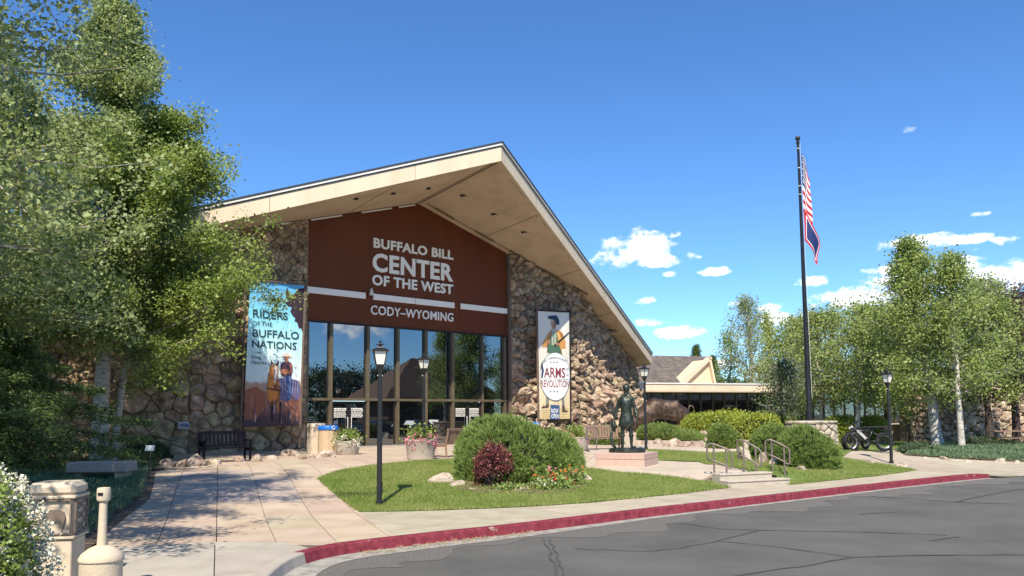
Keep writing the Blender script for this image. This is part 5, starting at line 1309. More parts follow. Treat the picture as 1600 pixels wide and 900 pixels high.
    MB().add([(xc, yp, zc), (xb, yp, zbse), (xb-.1, yp+.6, zbse), (xc-.1, yp+.6, zc)], [(0, 1, 2, 3)]).build('clerestory_side', fasciam, r)
    return r
wing()
def rock_wall():
    a = aty(1424, 690, 43); b_ = aty(1640, 690, 46.5); A = np.array(a[:2], float); B = np.array(b_[:2], float); L = np.hypot(*(B-A)); an = math.atan2(*(B-A)[::-1])
    z0 = H(A[0], A[1])-.15; r = empty('boulder_wall', (A[0], A[1], z0), an, 'long wall of big tan boulders behind the trees at the right edge', 'wall')
    MB().box((L/2, .5, 1.4), (L, .5, 2.8)).build('mortar', mortar, r)
    rng = np.random.default_rng(77)
    cells = voronoi(rng, [(0, 0), (L, 0), (L, 2.9), (0, 2.7)], lambda u, z: .34 if u > 3.4 else .2, 1.25, 1600)
    stone_set(rng, cells, lambda V: np.c_[V[:, 0], .25-V[:, 2]-.25*(1-V[:, 1]/3), V[:, 1]], r, stonelite, 130, lambda u, z, s: s*.4, lambda c: abs(area(c)), jag=.22, rnd=.24, tilt=.3, gap=.02)
    MB().box((L/2, 3, 3.3), (L+2, 5, .5)).build('roof_edge', fasciam, r)
rock_wall()
p = aty(1331, 690, 44.5); MB().box((0, 0, .35), (2.6, .3, 1.0), ch=.02).build('low_wall', mat('cream_stucco', []), None, label='low sunlit cream wall behind the parked electric bikes', cat='wall').location = (float(p[0]), 44.5, H(float(p[0]), 44.5))
p = aty(1402, 690, 44.8); MB().box((0, 0, .4), (2.2, .3, 1.1), ch=.02).build('low_wall', stucco, None, label='low shaded beige wall left of the boulder wall', cat='wall').location = (float(p[0]), 44.8, H(float(p[0]), 44.8))

# ------------------------------------------------------------------ boulders
def rocks(lst, group, m_, name='boulder'):
    for i, (px, py, w, d, h, l) in enumerate(lst):
        q = g(px, py); o = clod(name, w, d, h, 200+i*3+int(px), m_); o.location = (q.x, q.y+d*.3, q.z-.06-h*.12); o.rotation_euler = (0, 0, (i*1.7) % 3.1); tag(o, l, 'boulder', group)
rocks([(690, 755, .62, .5, .42, 'tan boulder at the left end of the front lawn rock edging'), (714, 760, .5, .4, .26, 'boulder just left of the barberry bush'), (742, 767, .5, .35, .16, 'flat brown rock under the left side of the barberry'),
       (775, 768, .5, .35, .14, 'flat rock right in front of the barberry stems'), (815, 767, .5, .35, .2, 'white rock right of the green leafy clump'), (842, 769, .42, .3, .14, 'small pale rock in the middle of the flower edging'),
       (868, 769, .5, .3, .12, 'low pale rock fifth in the curved flower edging'), (893, 766, .45, .3, .13, 'low pale rock near the right end of the flower edging'), (915, 758, .42, .3, .16, 'pale rock at the right tip of the flower edging'), (912, 751, .45, .35, .32, 'reddish upright rock at the right end of the flower bed')],
      'rocks edging the flower bed on the front lawn', boulderg)
rocks([(452, 713, .9, .6, .4, 'pale boulder at the foot of the right pole of the left banner'), (468, 717, .6, .5, .3, 'small pale rock in front of the left banner pole'), (503, 715, .75, .6, .42, 'pale boulder in front of the beige waste bin'), (487, 716, .4, .35, .22, 'little rock between the two pale boulders near the bins'),
       (425, 718, .55, .4, .3, 'grey boulder under the left banner'), (400, 721, .5, .4, .34, 'boulder just right of the dark bench'), (372, 722, .45, .4, .36, 'white faced boulder under the right arm of the dark bench'), (330, 726, .5, .4, .3, 'dark boulder left of the dark bench'),
       (305, 728, .7, .5, .42, 'bluish boulder left along the stone flank'), (282, 730, .6, .5, .36, 'second boulder left along the stone flank'), (255, 727, .6, .5, .34, 'boulder beside the sign stake')], 'boulders along the foot of the left stone flank', boulderm)
rocks([(1005, 695, .9, .5, .36, 'tan rock left in the row before the bison mound'), (1030, 694, 1.1, .5, .4, 'long tan rock second in the row before the bison mound'), (1052, 698, .9, .5, .5, 'pale pointed rock third in the row before the bison mound'), (1068, 698, .8, .5, .36, 'rock fourth in the row before the bison mound'),
       (1090, 698, 1.2, .6, .4, 'long rock at the right of the row before the bison mound'), (1108, 694, .8, .5, .6, 'pale boulder left of the small round pine'), (1100, 682, 1., .6, .5, 'boulder on the slope right of the bison'),
       (1165, 720, .8, .6, .66, 'large pale boulder behind the middle handrail'), (1192, 724, .55, .4, .5, 'white boulder between the middle and right handrails'), (1218, 727, .62, .4, .42, 'orange tan boulder behind the right handrail'), (1255, 734, .9, .4, .22, 'long flat rock under the right end of the sloping pines'),
       (1312, 735, .5, .3, .16, 'small white rock at the right tip of the sloping pines'), (1360, 724, .6, .35, .22, 'low tan rock at the lawn edge left of the lamp'), (1412, 730, .62, .35, .26, 'pale rock right beside the foot of the right lamp'), (1293, 736, .35, .25, .14, 'little rock near the right end of the pines')], 'boulders in the beds right of the bronze man', boulderm)
rocks([(1448, 716.5, .35, .25, .16, 'first small rock from the left edging the right bed'), (1478, 718.5, .6, .3, .26, 'pale rock under the bent aspen in the edging'), (1497, 720, .4, .3, .14, 'small rock third in the edging of the right bed'), (1514, 721, .5, .3, .18, 'rock fourth in the edging of the right bed'),
       (1540, 722, .5, .3, .14, 'flat rock fifth in the edging of the right bed'), (1567, 723, .55, .35, .28, 'pale rock sixth in the edging of the right bed'), (1592, 723.5, .5, .3, .2, 'rock in the edging at the right edge of the photo'), (1555, 699, 1.0, .3, .2, 'flat grey stone lying on the far grass')], 'rocks edging the right bed', boulderg)
rocks([(170, 870, .35, .3, .2, 'blue grey rock between the two beige bins'), (70, 897, .5, .4, .25, 'pale rock at the bottom under the white shrub'), (200, 752, .35, .25, .14, 'white rock right of the stone slab bench')], 'loose rocks in the left bed', boulderg)

# ------------------------------------------------------------------ flowers on the front lawn bed
bedf = gp([(712, 765), (745, 771), (790, 771), (850, 772.5), (900, 768), (922, 757), (905, 745), (850, 752), (720, 755)])
sheet('flower_bed_soil', bedf, soil, .03, .5)
def flower_clump(px, py, w, h, petal, label, seed, n=13, leafm=leafJ, fsz=.05):
    q = g(px, py); r = empty('flower_clump', tuple(q), 0, label, 'flowers', 'flowers in the front lawn bed'); rng = np.random.default_rng(seed)
    P = rng.normal(size=(420, 3))*np.array([w/2.4, w/3.4, h/3.5])+np.array([0, 0, h*.4]); P[:, 2] = np.abs(P[:, 2]); link('leaves', np_mesh('leaves', leaf_quads(rng, P, .055, .6), 4, leafm), r)
    if petal:
        c = rng.normal(size=(n, 3))*np.array([w/2.6, w/4, h*.16])+np.array([0, -w*.1, h*.82]); P = np.repeat(c, 9, 0)+rng.normal(size=(n*9, 3))*.014; link('blossom', np_mesh('blossom', leaf_quads(rng, P, fsz*.55, 1), 4, petal), r)
for a in [(795, 766, .5, .16, None, 'low bright green leafy clump right of the barberry', 301), (840, 756, .42, .42, flower_pink, 'pink flowers at the left of the bed under the big pine', 302), (858, 762, .4, .36, flower_orange, 'orange flowers in the middle of the bed', 303),
          (874, 764, .4, .3, flower_red, 'red flowers low in front of the right pine', 304), (890, 758, .4, .4, flower_orange, 'orange flowers right in front of the right pine', 305), (900, 757, .36, .34, flower_pink, 'pink and white flowers at the right end of the bed', 306), (850, 766, .4, .22, flower_white, 'small white flowers behind the pale edging rocks', 307)]:
    flower_clump(*a)

# ------------------------------------------------------------------ street furniture
def rail(px0, py0, px1, py1, label):
    a, b_ = g(px0, py0), g(px1, py1); v = Vector((b_.x-a.x, b_.y-a.y, 0)); L = v.length; an = math.atan2(v.y, v.x)
    za = H(a.x, a.y); zb = H(b_.x, b_.y); za -= .05; zb -= .05; r = empty('handrail', (a.x, a.y, za), an, label, 'handrail', 'bent metal handrails at the steps')
    dz = zb-za; R_ = .024
    MB().tube([(0, 0, 0), (0, 0, .89)], R_, 8).build('post', railm, r); MB().tube([(L, 0, dz), (L, 0, dz+.88)], R_, 8).build('post', railm, r)
    up = [(-.12, 0, .50), (-.16, 0, .56), (-.16, 0, .84), (-.11, 0, .9), (0, 0, .9), (L, 0, dz+.9), (L+.1, 0, dz+.84), (L+.14, 0, dz+.78), (L+.14, 0, dz+.45), (L+.1, 0, dz+.4), (L+.04, 0, dz+.43), (L, 0, dz+.48), (0, 0, .48), (-.12, 0, .50)]
    MB().tube(up, R_*.95, 8).build('rail', railm, r, smooth='all')
    for x, z in ((0, 0), (L, dz)): MB().lathe([(.05, z), (.05, z+.012)], 12, (x, 0, 0)).build('base_plate', railm, r)
rail(1116.5, 747, 1136, 754.5, 'left bent handrail at the steps beside the front lawn'); rail(1163, 739, 1182, 750, 'middle bent handrail of the steps'); rail(1207, 737, 1226.5, 746.5, 'right bent handrail of the steps')
rail(918, 705, 932, 703.5, 'small handrail in front of the wooden bench by the stone flank')

def bench(loc, rz, L, m_, label, arms=True, nsl=11):
    r = empty('bench', loc, rz, label, 'bench')
    for s in (-1, 1):
        x = s*(L/2-.04)
        MB().box((x, -.24, .2), (.06, .06, .4)).build('leg', m_, r); MB().tube([(x, .26, 0), (x, .24, .42), (x, .33, .9)], .036, 4).build('leg', m_, r)
        MB().box((x, 0, .37), (.05, .5, .06)).build('side_rail', m_, r)
        if arms: MB().box((x, -.02, .64), (.07, .56, .035)).box((x, -.25, .5), (.05, .05, .26)).build('armrest', m_, r)
    for k in range(5): MB().box((0, -.23+k*.11, .42), (L, .09, .025), ch=.004).build('seat_slat', m_, r)
    M = Matrix.Rotation(R(-10), 3, 'X')
    MB().box((0, .33, .88), (L, .04, .08), M=M).build('top_rail', m_, r); MB().box((0, .25, .48), (L, .035, .06), M=M).build('lower_rail', m_, r)
    for k in range(nsl): MB().box((-L/2+.12+k*(L-.24)/(nsl-1), .29, .68), (.08, .02, .36), M=M).build('back_slat', m_, r)
    return r
bq = g(345, 723); bench((bq.x-.05, bq.y+.45, bq.z), ANG-R(4), 1.45, navywood, 'dark slatted bench standing before the left stone flank')
bq = g(700, 714); bench((bq.x+.1, bq.y+.3, bq.z), ANG+R(200), 1.5, teak, 'brown wooden slatted bench behind the big pine cluster, near the doors')
bq = g(938, 703); bench((bq.x, bq.y+.4, bq.z), R(4), 1.75, teak, 'brown wooden bench left behind the bronze man', nsl=15)

def bin_box(loc, rz, label, rad, h, m_, lid, n=6, lidm=None, dome=False):
    r = empty('waste_bin', loc, rz, label, 'bin')
    MB().lathe([(rad, 0), (rad, h*.04), (rad*.97, h*.86)], n, ph=R(30)).build('body', m_, r)
    MB().lathe([(rad*1.04, h*.86), (rad*1.04, h*.93), (rad*.9, h), (rad*.3, h*1.01)], n if not dome else 20, ph=R(30)).build('lid', lidm or m_, r)
    if lid:
        b = MB()
        for k in range(3):
            a = k*2.094; b.tube([(math.cos(a+.2)*.07, -rad*1.045, h*.93+math.sin(a+.2)*.07), (math.cos(a+1.6)*.07, -rad*1.045, h*.93+math.sin(a+1.6)*.07)], .014, 4)
        b.build('recycling_mark', letterm, r)
    return r
bq = g(492, 709); bin_box((bq.x, bq.y+.2, bq.z), ANG, 'plain beige six sided waste bin beside the blue lidded one', .34, 1.1, mat('beige_bin', [(.5, .4, .3), (.55, .45, .34)], .7, 4), False)
bq = g(511, 710); bin_box((bq.x, bq.y+.15, bq.z), ANG, 'beige waste bin with a bright blue recycling lid near the doors', .36, 1.02, mat('tan_bin', [(.46, .33, .2), (.52, .38, .25)], .7, 4), True, 12, blueplastic, True)
tB, zB = fp(833, 672, 1.6); w_ = wpt(tB, 1.6, GZ); bin_box(tuple(w_), ANG, 'blue lidded bin by the right banner, mostly hidden by the pines', .34, 1.0, mat('tan_bin', []), True, 12, blueplastic, True)

def planter(px, py, rad, h, label, petal, seed, sx=1., spill=True, fx=1.):
    q = g(px, py); r = empty('planter', (q.x, q.y+rad*.8, q.z), 0, label, 'planter', 'pebbled concrete planters on the plaza'); rng = np.random.default_rng(seed)
    MB().lathe([(rad*.86, 0), (rad*.9, .02), (rad*1.0, h*.9), (rad*1.03, h*.93), (rad*1.03, h), (rad*.9, h), (rad*.9, h-.06), (.02, h-.06)], 26).build('pot', pebble, r, smooth=True)
    P = rng.normal(size=(900, 3))*np.array([rad*.45, rad*.45, .13])+np.array([0, 0, h+.14]); link('foliage', np_mesh('foliage', leaf_quads(rng, P, .07, .6), 4, leafB), r)
    n = 30; a = rng.random(n)*6.28; c = np.stack([np.cos(a)*rad*.98, np.sin(a)*rad*.98, h+rng.normal(size=n)*.1], 1); c[:, 2] -= .06*spill
    P = np.repeat(c, 22, 0)+rng.normal(size=(n*22, 3))*.045; link('blossom', np_mesh('blossom', leaf_quads(rng, P, .045, .6), 4, petal), r)
    D = rng.normal(size=(140, 3))*.7+np.array([0, 0, 1.2]); link('spike_leaves', np_mesh('spike_leaves', needle_tris(rng, np.tile([0, 0, h], (140, 1))+rng.normal(size=(140, 3))*.05, D, .42*fx, .012, .3), 3, leafC), r)
planter(540, 711, .42, .48, 'low round planter of white flowers left of the doors', flower_white, 401)
planter(655, 719, .46, .62, 'tall planter with pink flowers behind the second lamp', flower_pink, 402, fx=.5)
q0 = (898, 703); planter(902, 704, .45, .5, 'planter of magenta flowers left of the small handrail', flower_pink, 403, fx=.5)
q = g(663.5, 717.5); MB().box((0, 0, .3), (.13, .13, .62), ch=.01).build('utility_post', brownmetal, None, label='short dark utility post right beside the second lamp pole', cat='post').location = (q.x+.14, q.y+.05, q.z)

# beige waste receptacle with relief, ash receptacle, stone bench, sign stake
def receptacle():
    r = empty('litter_receptacle', (-4.98, 8.7, .12), R(12), 'square beige cast litter receptacle with an animal relief, beside the white shrub', 'bin')
    r.scale = (.84, .84, .93)
    w = .54
    MB().box((0, 0, .27), (w*.98, w*.98, .56), ch=.012).build('lower_body', beigecast, r); MB().box((0, 0, .575), (w+.05, w+.05, .035), ch=.01).build('band', beigecast, r)
    MB().box((0, 0, .80), (w-.02, w-.02, .43), ch=.012).build('upper_body', beigecast, r)
    MB().box((0, 0, 1.035), (w+.05, w+.05, .04), ch=.01).build('band', beigecast, r); MB().box((0, 0, 1.12), (w+.02, w+.02, .16), ch=.05).build('top', beigecast, r)
    for k in range(2):
        f = MB(); x = w/2+.004; z0, z1 = .62, 1.0
        y0, y1 = -w/2+.03, w/2-.03
        M = Matrix.Rotation(k*math.pi/2*-1, 3, 'Z'); P = lambda y, z: M @ Vector((x+.01, y, z))
        for a, b_ in (((y0, z0), (y1, z0)), ((y1, z0), (y1, z1)), ((y1, z1), (y0, z1)), ((y0, z1), (y0, z0))): f.tube([P(*a), P(*b_)], .014, 5)
        if k == 0:
            for i in range(3): f.tube([P(y0, z0+.12*i), P(y1, z0+.12*i+.14)], .012, 4); f.tube([P(y1, z0+.12*i), P(y0, z0+.12*i+.14)], .012, 4)
        f.build('twig_frame', mat('relief_brown', [(.16, .12, .09), (.22, .17, .13)], .7, 9), r)
    mo = [(-.17, .86), (-.2, .92), (-.24, .96), (-.21, .97), (-.17, .945), (-.14, .97), (-.12, .93), (-.08, .9), (.0, .895), (.1, .89), (.16, .87), (.18, .82), (.175, .76), (.16, .70), (.165, .64), (.14, .64), (.135, .71), (.11, .76), (.02, .76), (-.04, .75), (-.055, .70), (-.05, .64), (-.075, .64), (-.085, .72), (-.11, .78), (-.12, .70), (-.115, .64), (-.14, .64), (-.145, .73), (-.15, .80), (-.2, .78), (-.235, .80), (-.22, .84)]
    MB().prism(mo, -w/2-.02, -w/2+.012).build('animal_relief', mat('relief_brown', []), r)
    MB().prism([(-.24, .63), (.24, .63), (.24, .66), (.1, .67), (-.05, .65), (-.24, .67)], -w/2-.016, -w/2+.012).build('ground_relief', beigecast, r)
    for k in range(4): MB().lathe([(.02, 0), (.012, .02)], 8, (-.18+.11*k, -w/2-.02, 1.02)).build('boss', mat('relief_brown', []), r)
receptacle()
ash = empty('ash_receptacle', (-4.20, 8.15, .15), 0, 'beige bottle shaped ash receptacle with a tall neck, by the walkway', 'ash bin')
MB().lathe([(.20, 0), (.205, .02), (.2, .33), (.213, .335), (.213, .36), (.19, .40), (.12, .455), (.06, .48)], 24).build('body', beigecast, ash, smooth=True)
MB().lathe([(.05, .47), (.043, .6), (.038, .93)], 14).build('neck', beigecast, ash, smooth=True)
MB().lathe([(.04, .915), (.062, .935), (.066, .96), (.066, 1.04), (.06, 1.06), (.02, 1.065)], 16).build('head', beigecast, ash, smooth=True)
MB().box((0, -.064, 1.0), (.05, .01, .03)).build('slot', darkframe, ash)
sb_ = g(172, 757); slb = empty('stone_slab_bench', (sb_.x-.05, sb_.y+.25, sb_.z), R(4), 'thick pinkish stone slab bench at the left edge of the plaza', 'bench')
MB().box((-.25, 0, .36), (1.25, .55, .22), ch=.02).build('slab', mat('slab_stone', [(.34, .27, .23), (.42, .34, .29)], .85, 5, bump=.4), slb)
for x in (-.7, .2): MB().box((x, 0, .12), (.22, .4, .26)).build('support', stonelite, slb)
q = g(233, 748); st = empty('sign_stake', tuple(q), 0, 'small plant label on a thin black stake in the ground cover', 'sign')
MB().tube([(0, 0, -.05), (0, 0, .62)], .014, 6).build('stake', blackmetal, st); MB().box((0, -.01, .68), (.2, .015, .13), M=Matrix.Rotation(R(-25), 3, 'X')).build('label_plate', mat('plate', [(.35, .4, .42)], .4, 5), st)
tp_ = aty(1590, 690, 36); ta = empty('picnic_table', (float(tp_[0]), 36, H(float(tp_[0]), 36)), R(4), 'long low wooden picnic table at the right edge behind the bed', 'table')
MB().box((0, 0, .72), (2.6, .7, .05)).build('table_top', teak, ta)
for s in (-1, 1): MB().box((0, s*.62, .42), (2.6, .25, .04)).build('bench_plank', teak, ta)
for x in (-1, 0, 1): MB().tube([(x, -.5, 0), (x, .1, .7)], .04, 4).tube([(x, .5, 0), (x, -.1, .7)], .04, 4).build('leg', teak, ta)

# ------------------------------------------------------------------ electric bike
def bike(px, py, rz, label, s=1.):
    q = g(px, py); r = empty('electric_bike', (q.x, q.y+.1, q.z), rz, label, 'bicycle'); r.scale = (s, s, s)
    wr = .33
    def circ(c, R_, y, n=24): return [(c[0]+R_*math.cos(2*math.pi*i/n), y, c[1]+R_*math.sin(2*math.pi*i/n)) for i in range(n+1)]
    for x in (-.58, .58):
        w = empty('wheel', (0, 0, 0)); w.parent = r
        MB().tube(circ((x, wr), wr-.055, 0), .055, 8).build('tyre', rubber, w, smooth='all'); MB().tube(circ((x, wr), wr-.11, 0), .018, 6).build('rim', mat('rim_metal', [(.35, .35, .36)], .35, 4, metal=.6), w)
        b = MB(); b.lathe([(.05, -.05), (.05, .05)], 12); b.v = [(v[0]+x, v[2], v[1]+wr) for v in b.v]
        for k in range(12): a = k*math.pi/6; b.tube([(x, (-.03 if k % 2 else .03), wr), (x+math.cos(a)*(wr-.11), 0, wr+math.sin(a)*(wr-.11))], .0045, 3, cap=False)
        b.build('hub_and_spokes', blackmetal, w)
    b = MB(); b.tube([(-.42, 0, .78), (-.1, 0, .42), (.02, 0, .36)], .045, 8).tube([(-.44, 0, .72), (.22, 0, .70)], .03, 8).tube([(.22, 0, .78), (.02, 0, .36)], .03, 8).tube([(.02, .04, .36), (.58, .06, wr)], .02, 6).tube([(.02, -.04, .36), (.58, -.06, wr)], .02, 6).tube([(.22, .03, .66), (.58, .06, wr)], .016, 6).tube([(.22, -.03, .66), (.58, -.06, wr)], .016, 6)
    b.build('frame', blackmetal, r, smooth='all')
    MB().box((-.2, 0, .57), (.42, .09, .11), M=Matrix.Rotation(R(46), 3, 'Y'), ch=.02).build('battery', mat('grey_plastic', [(.4, .39, .37)], .5, 5), r)
    MB().tube([(-.58, .07, wr), (-.49, .07, .66), (-.46, 0, .7), (-.42, 0, .86)], .02, 6).tube([(-.58, -.07, wr), (-.49, -.07, .66), (-.46, 0, .7)], .02, 6).build('fork', blackmetal, r, smooth='all')
    MB().tube([(-.28, .34, 1.0), (-.38, .22, 1.02), (-.42, 0, .95), (-.38, -.22, 1.02), (-.28, -.34, 1.0)], .015, 6).tube([(-.42, 0, .84), (-.42, 0, .95)], .02, 6).build('handlebar', blackmetal, r, smooth='all')
    MB().lathe([(.05, 0), (.06, .04), (.04, .07)], 12, (-.52, 0, .8)).build('headlight', mat('rim_metal', []), r); MB().box((.3, 0, .82), (.62, .17, .08), ch=.03).build('seat', rubber, r)
    MB().box((.66, 0, .72), (.4, .16, .025)).tube([(.6, .07, .72), (.58, .08, wr)], .01, 4).tube([(.6, -.07, .72), (.58, -.08, wr)], .01, 4).build('rack', blackmetal, r)
    MB().box((.68, .0, .8), (.28, .2, .14), ch=.02).build('rack_bag', rubber, r)
    for s_ in (-1, 1): MB().tube([(.02, s_*.07, .36), (.02+s_*.12, s_*.08, .36-.1)], .012, 5).box((.02+s_*.12, s_*.12, .26), (.09, .08, .02)).build('pedal', blackmetal, r)
bike(1358, 706, R(2), 'black fat tyred electric bike parked on the paving under the trees', 1.16)
bike(1342, 703.5, R(38), 'second electric bike half hidden behind the first', 1.05)

# ------------------------------------------------------------------ hanging banners on pole frames
def printmat(name, stops, scale, cols=None, nmix=0.0):
    """printed cloth: vertical bands of printed colour (object z), a flat print"""
    ma = bpy.data.materials.new(name); ma.use_nodes = True; nt = ma.node_tree; N = nt.nodes; L = nt.links; b = N['Principled BSDF']; b.inputs['Roughness'].default_value = .65
    uv = N.new('ShaderNodeUVMap'); sp = N.new('ShaderNodeSeparateXYZ'); L.new(uv.outputs[0], sp.inputs[0])
    nz = N.new('ShaderNodeTexNoise'); nz.inputs['Scale'].default_value = scale; nz.inputs['Detail'].default_value = 7; L.new(uv.outputs[0], nz.inputs[0])
    ad = N.new('ShaderNodeMath'); ad.operation = 'MULTIPLY_ADD'; ad.inputs[1].default_value = nmix; L.new(nz.outputs[0], ad.inputs[0]); L.new(sp.outputs[1], ad.inputs[2])
    rp = N.new('ShaderNodeValToRGB'); e = rp.color_ramp.elements
    for i, (p, c) in enumerate(stops):
        q = e[i] if i < 2 else e.new(p)
        q.position = p; q.color = (*c, 1)
    L.new(ad.outputs[0], rp.inputs[0]); L.new(rp.outputs[0], b.inputs['Base Color']); MATS[name] = ma
    w = N.new('ShaderNodeTexNoise'); w.inputs['Scale'].default_value = 5; w.inputs['Distortion'].default_value = 1.2; L.new(uv.outputs[0], w.inputs[0]); bp = N.new('ShaderNodeBump'); bp.inputs['Strength'].default_value = .45; bp.inputs['Distance'].default_value = .12
    L.new(w.outputs[0], bp.inputs['Height']); L.new(bp.outputs[0], b.inputs['Normal']); return ma
def flatm(name, c, r=.7): return mat(name, [c, tuple(min(1, q*1.1) for q in c)], r, 6)
class Banner:
    def __init__(s, corners, D, crop, label, clothm, name='banner', poles=None, topbar=True):
        s.c = [fp(x, y, D) for x, y in corners]; s.D = D; s.crop = crop
        s.r = empty(name, tuple(wpt(s.c[3][0], D, 0)), ANG, label, 'banner'); s.t0 = s.c[3][0]; s.px = corners
        n, m_ = 14, 26; V = []; uvs = []
        for i in range(n+1):
            for j in range(m_+1): V.append(s.P(i/n, j/m_, 0)); uvs.append((i/n, 1-j/m_))
        fs = [(i*(m_+1)+j, (i+1)*(m_+1)+j, (i+1)*(m_+1)+j+1, i*(m_+1)+j+1) for i in range(n) for j in range(m_)]
        me = bpy.data.meshes.new('cloth'); me.from_pydata(V, [], fs); me.materials.append(clothm); ul = me.uv_layers.new(name='UVMap')
        for lp in me.loops: ul.data[lp.index].uv = uvs[lp.vertex_index]
        me.polygons.foreach_set('use_smooth', [True]*len(me.polygons)); s.cloth = link('cloth', me, s.r)
    def P(s, u, v, o):
        (a, za), (b_, zb), (c, zc), (d, zd) = s.c; t = (a*(1-u)+b_*u)*(1-v)+(d*(1-u)+c*u)*v; z = (za*(1-u)+zb*u)*(1-v)+(zd*(1-u)+zc*u)*v
        w = .035*math.sin(v*5+u*2)*math.sin(math.pi*u)+.008*math.sin(u*19+v*3)
        return (t-s.t0, w*1.0-o, z)
    def uv(s, cx, cy):
        x0, y0, sc_ = s.crop; x = x0+cx/sc_; y = y0+cy/sc_; (ax, ay), (bx, by), (c2, cy2), (dx, dy) = s.px
        u, v = .5, .5
        for _ in range(12):
            yt = ay+(by-ay)*u; yb = dy+(cy2-dy)*u; v = (y-yt)/(yb-yt); xl = ax+(dx-ax)*v; xr = bx+(c2-bx)*v; u = (x-xl)/(xr-xl)
        return u, v
    def poly(s, pts, m_, lay, name='print'):
        bm = bmesh.new(); f = bm.faces.new([bm.verts.new((*s.uv(*p), 0)) for p in pts]); 
        for ax in (0, 1):
            for k in range(1, 16):
                q = k/16; co = (q, 0, 0) if ax == 0 else (0, q, 0); no = (1, 0, 0) if ax == 0 else (0, 1, 0)
                bmesh.ops.bisect_plane(bm, geom=bm.verts[:]+bm.edges[:]+bm.faces[:], plane_co=co, plane_no=no)
        bmesh.ops.triangulate(bm, faces=bm.faces[:])
        for v in bm.verts: u_, v_ = min(max(v.co.x, .003), .997), min(max(v.co.y, .002), .998); v.co = Vector(s.P(u_, v_, .004+.003*lay))
        me = bpy.data.meshes.new(name); bm.to_mesh(me); bm.free(); me.materials.append(m_); return link(name, me, s.cloth)
    def text(s, body, l, b_, r, cap, m_, off=0, lay=6, spacing=1.):
        """l, r, baseline, cap height in crop units"""
        me = text_mesh(body, off, 0, spacing=spacing); v = np.empty(len(me.vertices)*3); me.vertices.foreach_get('co', v); v = v.reshape(-1, 3); x0, x1 = v[:, 0].min(), v[:, 0].max(); hc = text_h('H', off)
        out = []
        b1 = b_ if isinstance(b_, tuple) else (b_, b_)
        for x, y, _ in v:
            f = (x-x0)/(x1-x0); cx = l+f*(r-l); cy = b1[0]+(b1[1]-b1[0])*f-y/hc*cap; out.append(s.P(*s.uv(cx, cy), .004+.003*lay))
        me.vertices.foreach_set('co', np.array(out, np.float32).reshape(-1)); me.materials.clear(); me.materials.append(m_); me.name = 'lettering'; me.update(); return link('lettering', me, s.cloth)
    def arc(s, body, cx, cy, rad, a0, a1, cap, m_, lay=7, inv=False):
        n = len(body)
        for i, ch in enumerate(body):
            if ch == ' ': continue
            a = a0+(a1-a0)*(i+.5)/n; me = text_mesh(ch, 0, 0, align='CENTER'); hc = text_h('H', 0); out = []
            sgn = -1 if inv else 1
            for v in me.vertices:
                x, y = v.co.x*cap/hc, v.co.y*cap/hc; R2 = rad+y*sgn; an = a+x/rad*sgn; out.append(s.P(*s.uv(cx+R2*math.sin(an), cy-R2*math.cos(an)), .004+.003*lay))
            me.vertices.foreach_set('co', np.array(out, np.float32).reshape(-1)); me.materials.clear(); me.materials.append(m_); me.update(); me.name = 'lettering'; link('lettering', me, s.cloth)
def pole_at(parent, t0, D, px0, py0, px1, py1, w, m_, name='pole', bot=None):
    a = fp(px0, py0, D); b_ = fp(px1, py1, D)
    if bot is not None: b_ = (b_[0], bot)
    MB().tube([(a[0]-t0, 0, a[1]), (b_[0]-t0, 0, b_[1])], w, 8).build(name, m_, parent, smooth=True)
    return a, b_
# left banner
clothL = printmat('riders_print', [(0, (.045, .025, .035)), (.09, (.09, .045, .05)), (.17, (.3, .12, .08)), (.25, (.5, .25, .16)), (.325, (.45, .3, .22)), (.345, (.72, .77, .74)), (.46, (.66, .79, .76)), (.62, (.45, .76, .78)), (.80, (.22, .62, .76)), (1, (.11, .42, .70))], 14, nmix=.06)
B1 = Banner([(390.8, 438.5), (476.6, 446.6), (469.6, 664.5), (380.2, 667.5)], .95, (360, 430, 3.1), 'tall sky blue exhibition banner with a horse and rider print, on the left stone flank', clothL)
fr1 = brownmetal
pole_at(B1.r, B1.t0, .97, 384.5, 433, 375, 712, .05, fr1, bot=GZ+.05); pole_at(B1.r, B1.t0, .97, 477.8, 437, 468.3, 705, .05, fr1, bot=GZ+.1)
a = fp(384.5, 436.5, .95); b_ = fp(478, 444.5, .95); MB().tube([(a[0]-B1.t0, -.02, a[1]), (b_[0]-B1.t0, -.02, b_[1])], .028, 8).build('top_bar', fr1, B1.r)
ink = flatm('banner_ink', (.02, .05, .07)); dk = flatm('print_dark_brown', (.035, .02, .03)); org_ = flatm('print_orange', (.62, .22, .05)); brn = flatm('print_brown', (.22, .085, .04)); prp = flatm('print_purple', (.07, .06, .14)); lil = flatm('print_lilac', (.13, .11, .22)); blu = flatm('print_denim', (.035, .07, .18)); skn = flatm('print_skin', (.38, .16, .09)); hat_ = flatm('print_hat', (.62, .5, .42)); wht = flatm('print_white', (.75, .74, .72)); pnk = flatm('print_pink', (.55, .3, .26))
for (bx, by) in [(205, 385), (290, 268), (318, 330), (312, 450), (165, 572), (140, 382)]: B1.poly([(bx-8, by-3), (bx, by+2), (bx+8, by-3), (bx, by+5)], dk, 2)
B1.poly([(358, 62), (330, 66), (318, 78), (300, 100), (284, 92), (276, 58), (266, 80), (268, 108), (284, 126), (262, 134), (278, 152), (296, 158), (288, 178), (300, 200), (312, 210), (308, 226), (322, 232), (330, 262), (340, 258), (348, 278), (356, 275)], dk, 1)
B1.text('Open!', 178, (136, 134), 246, 26, ink, .0)
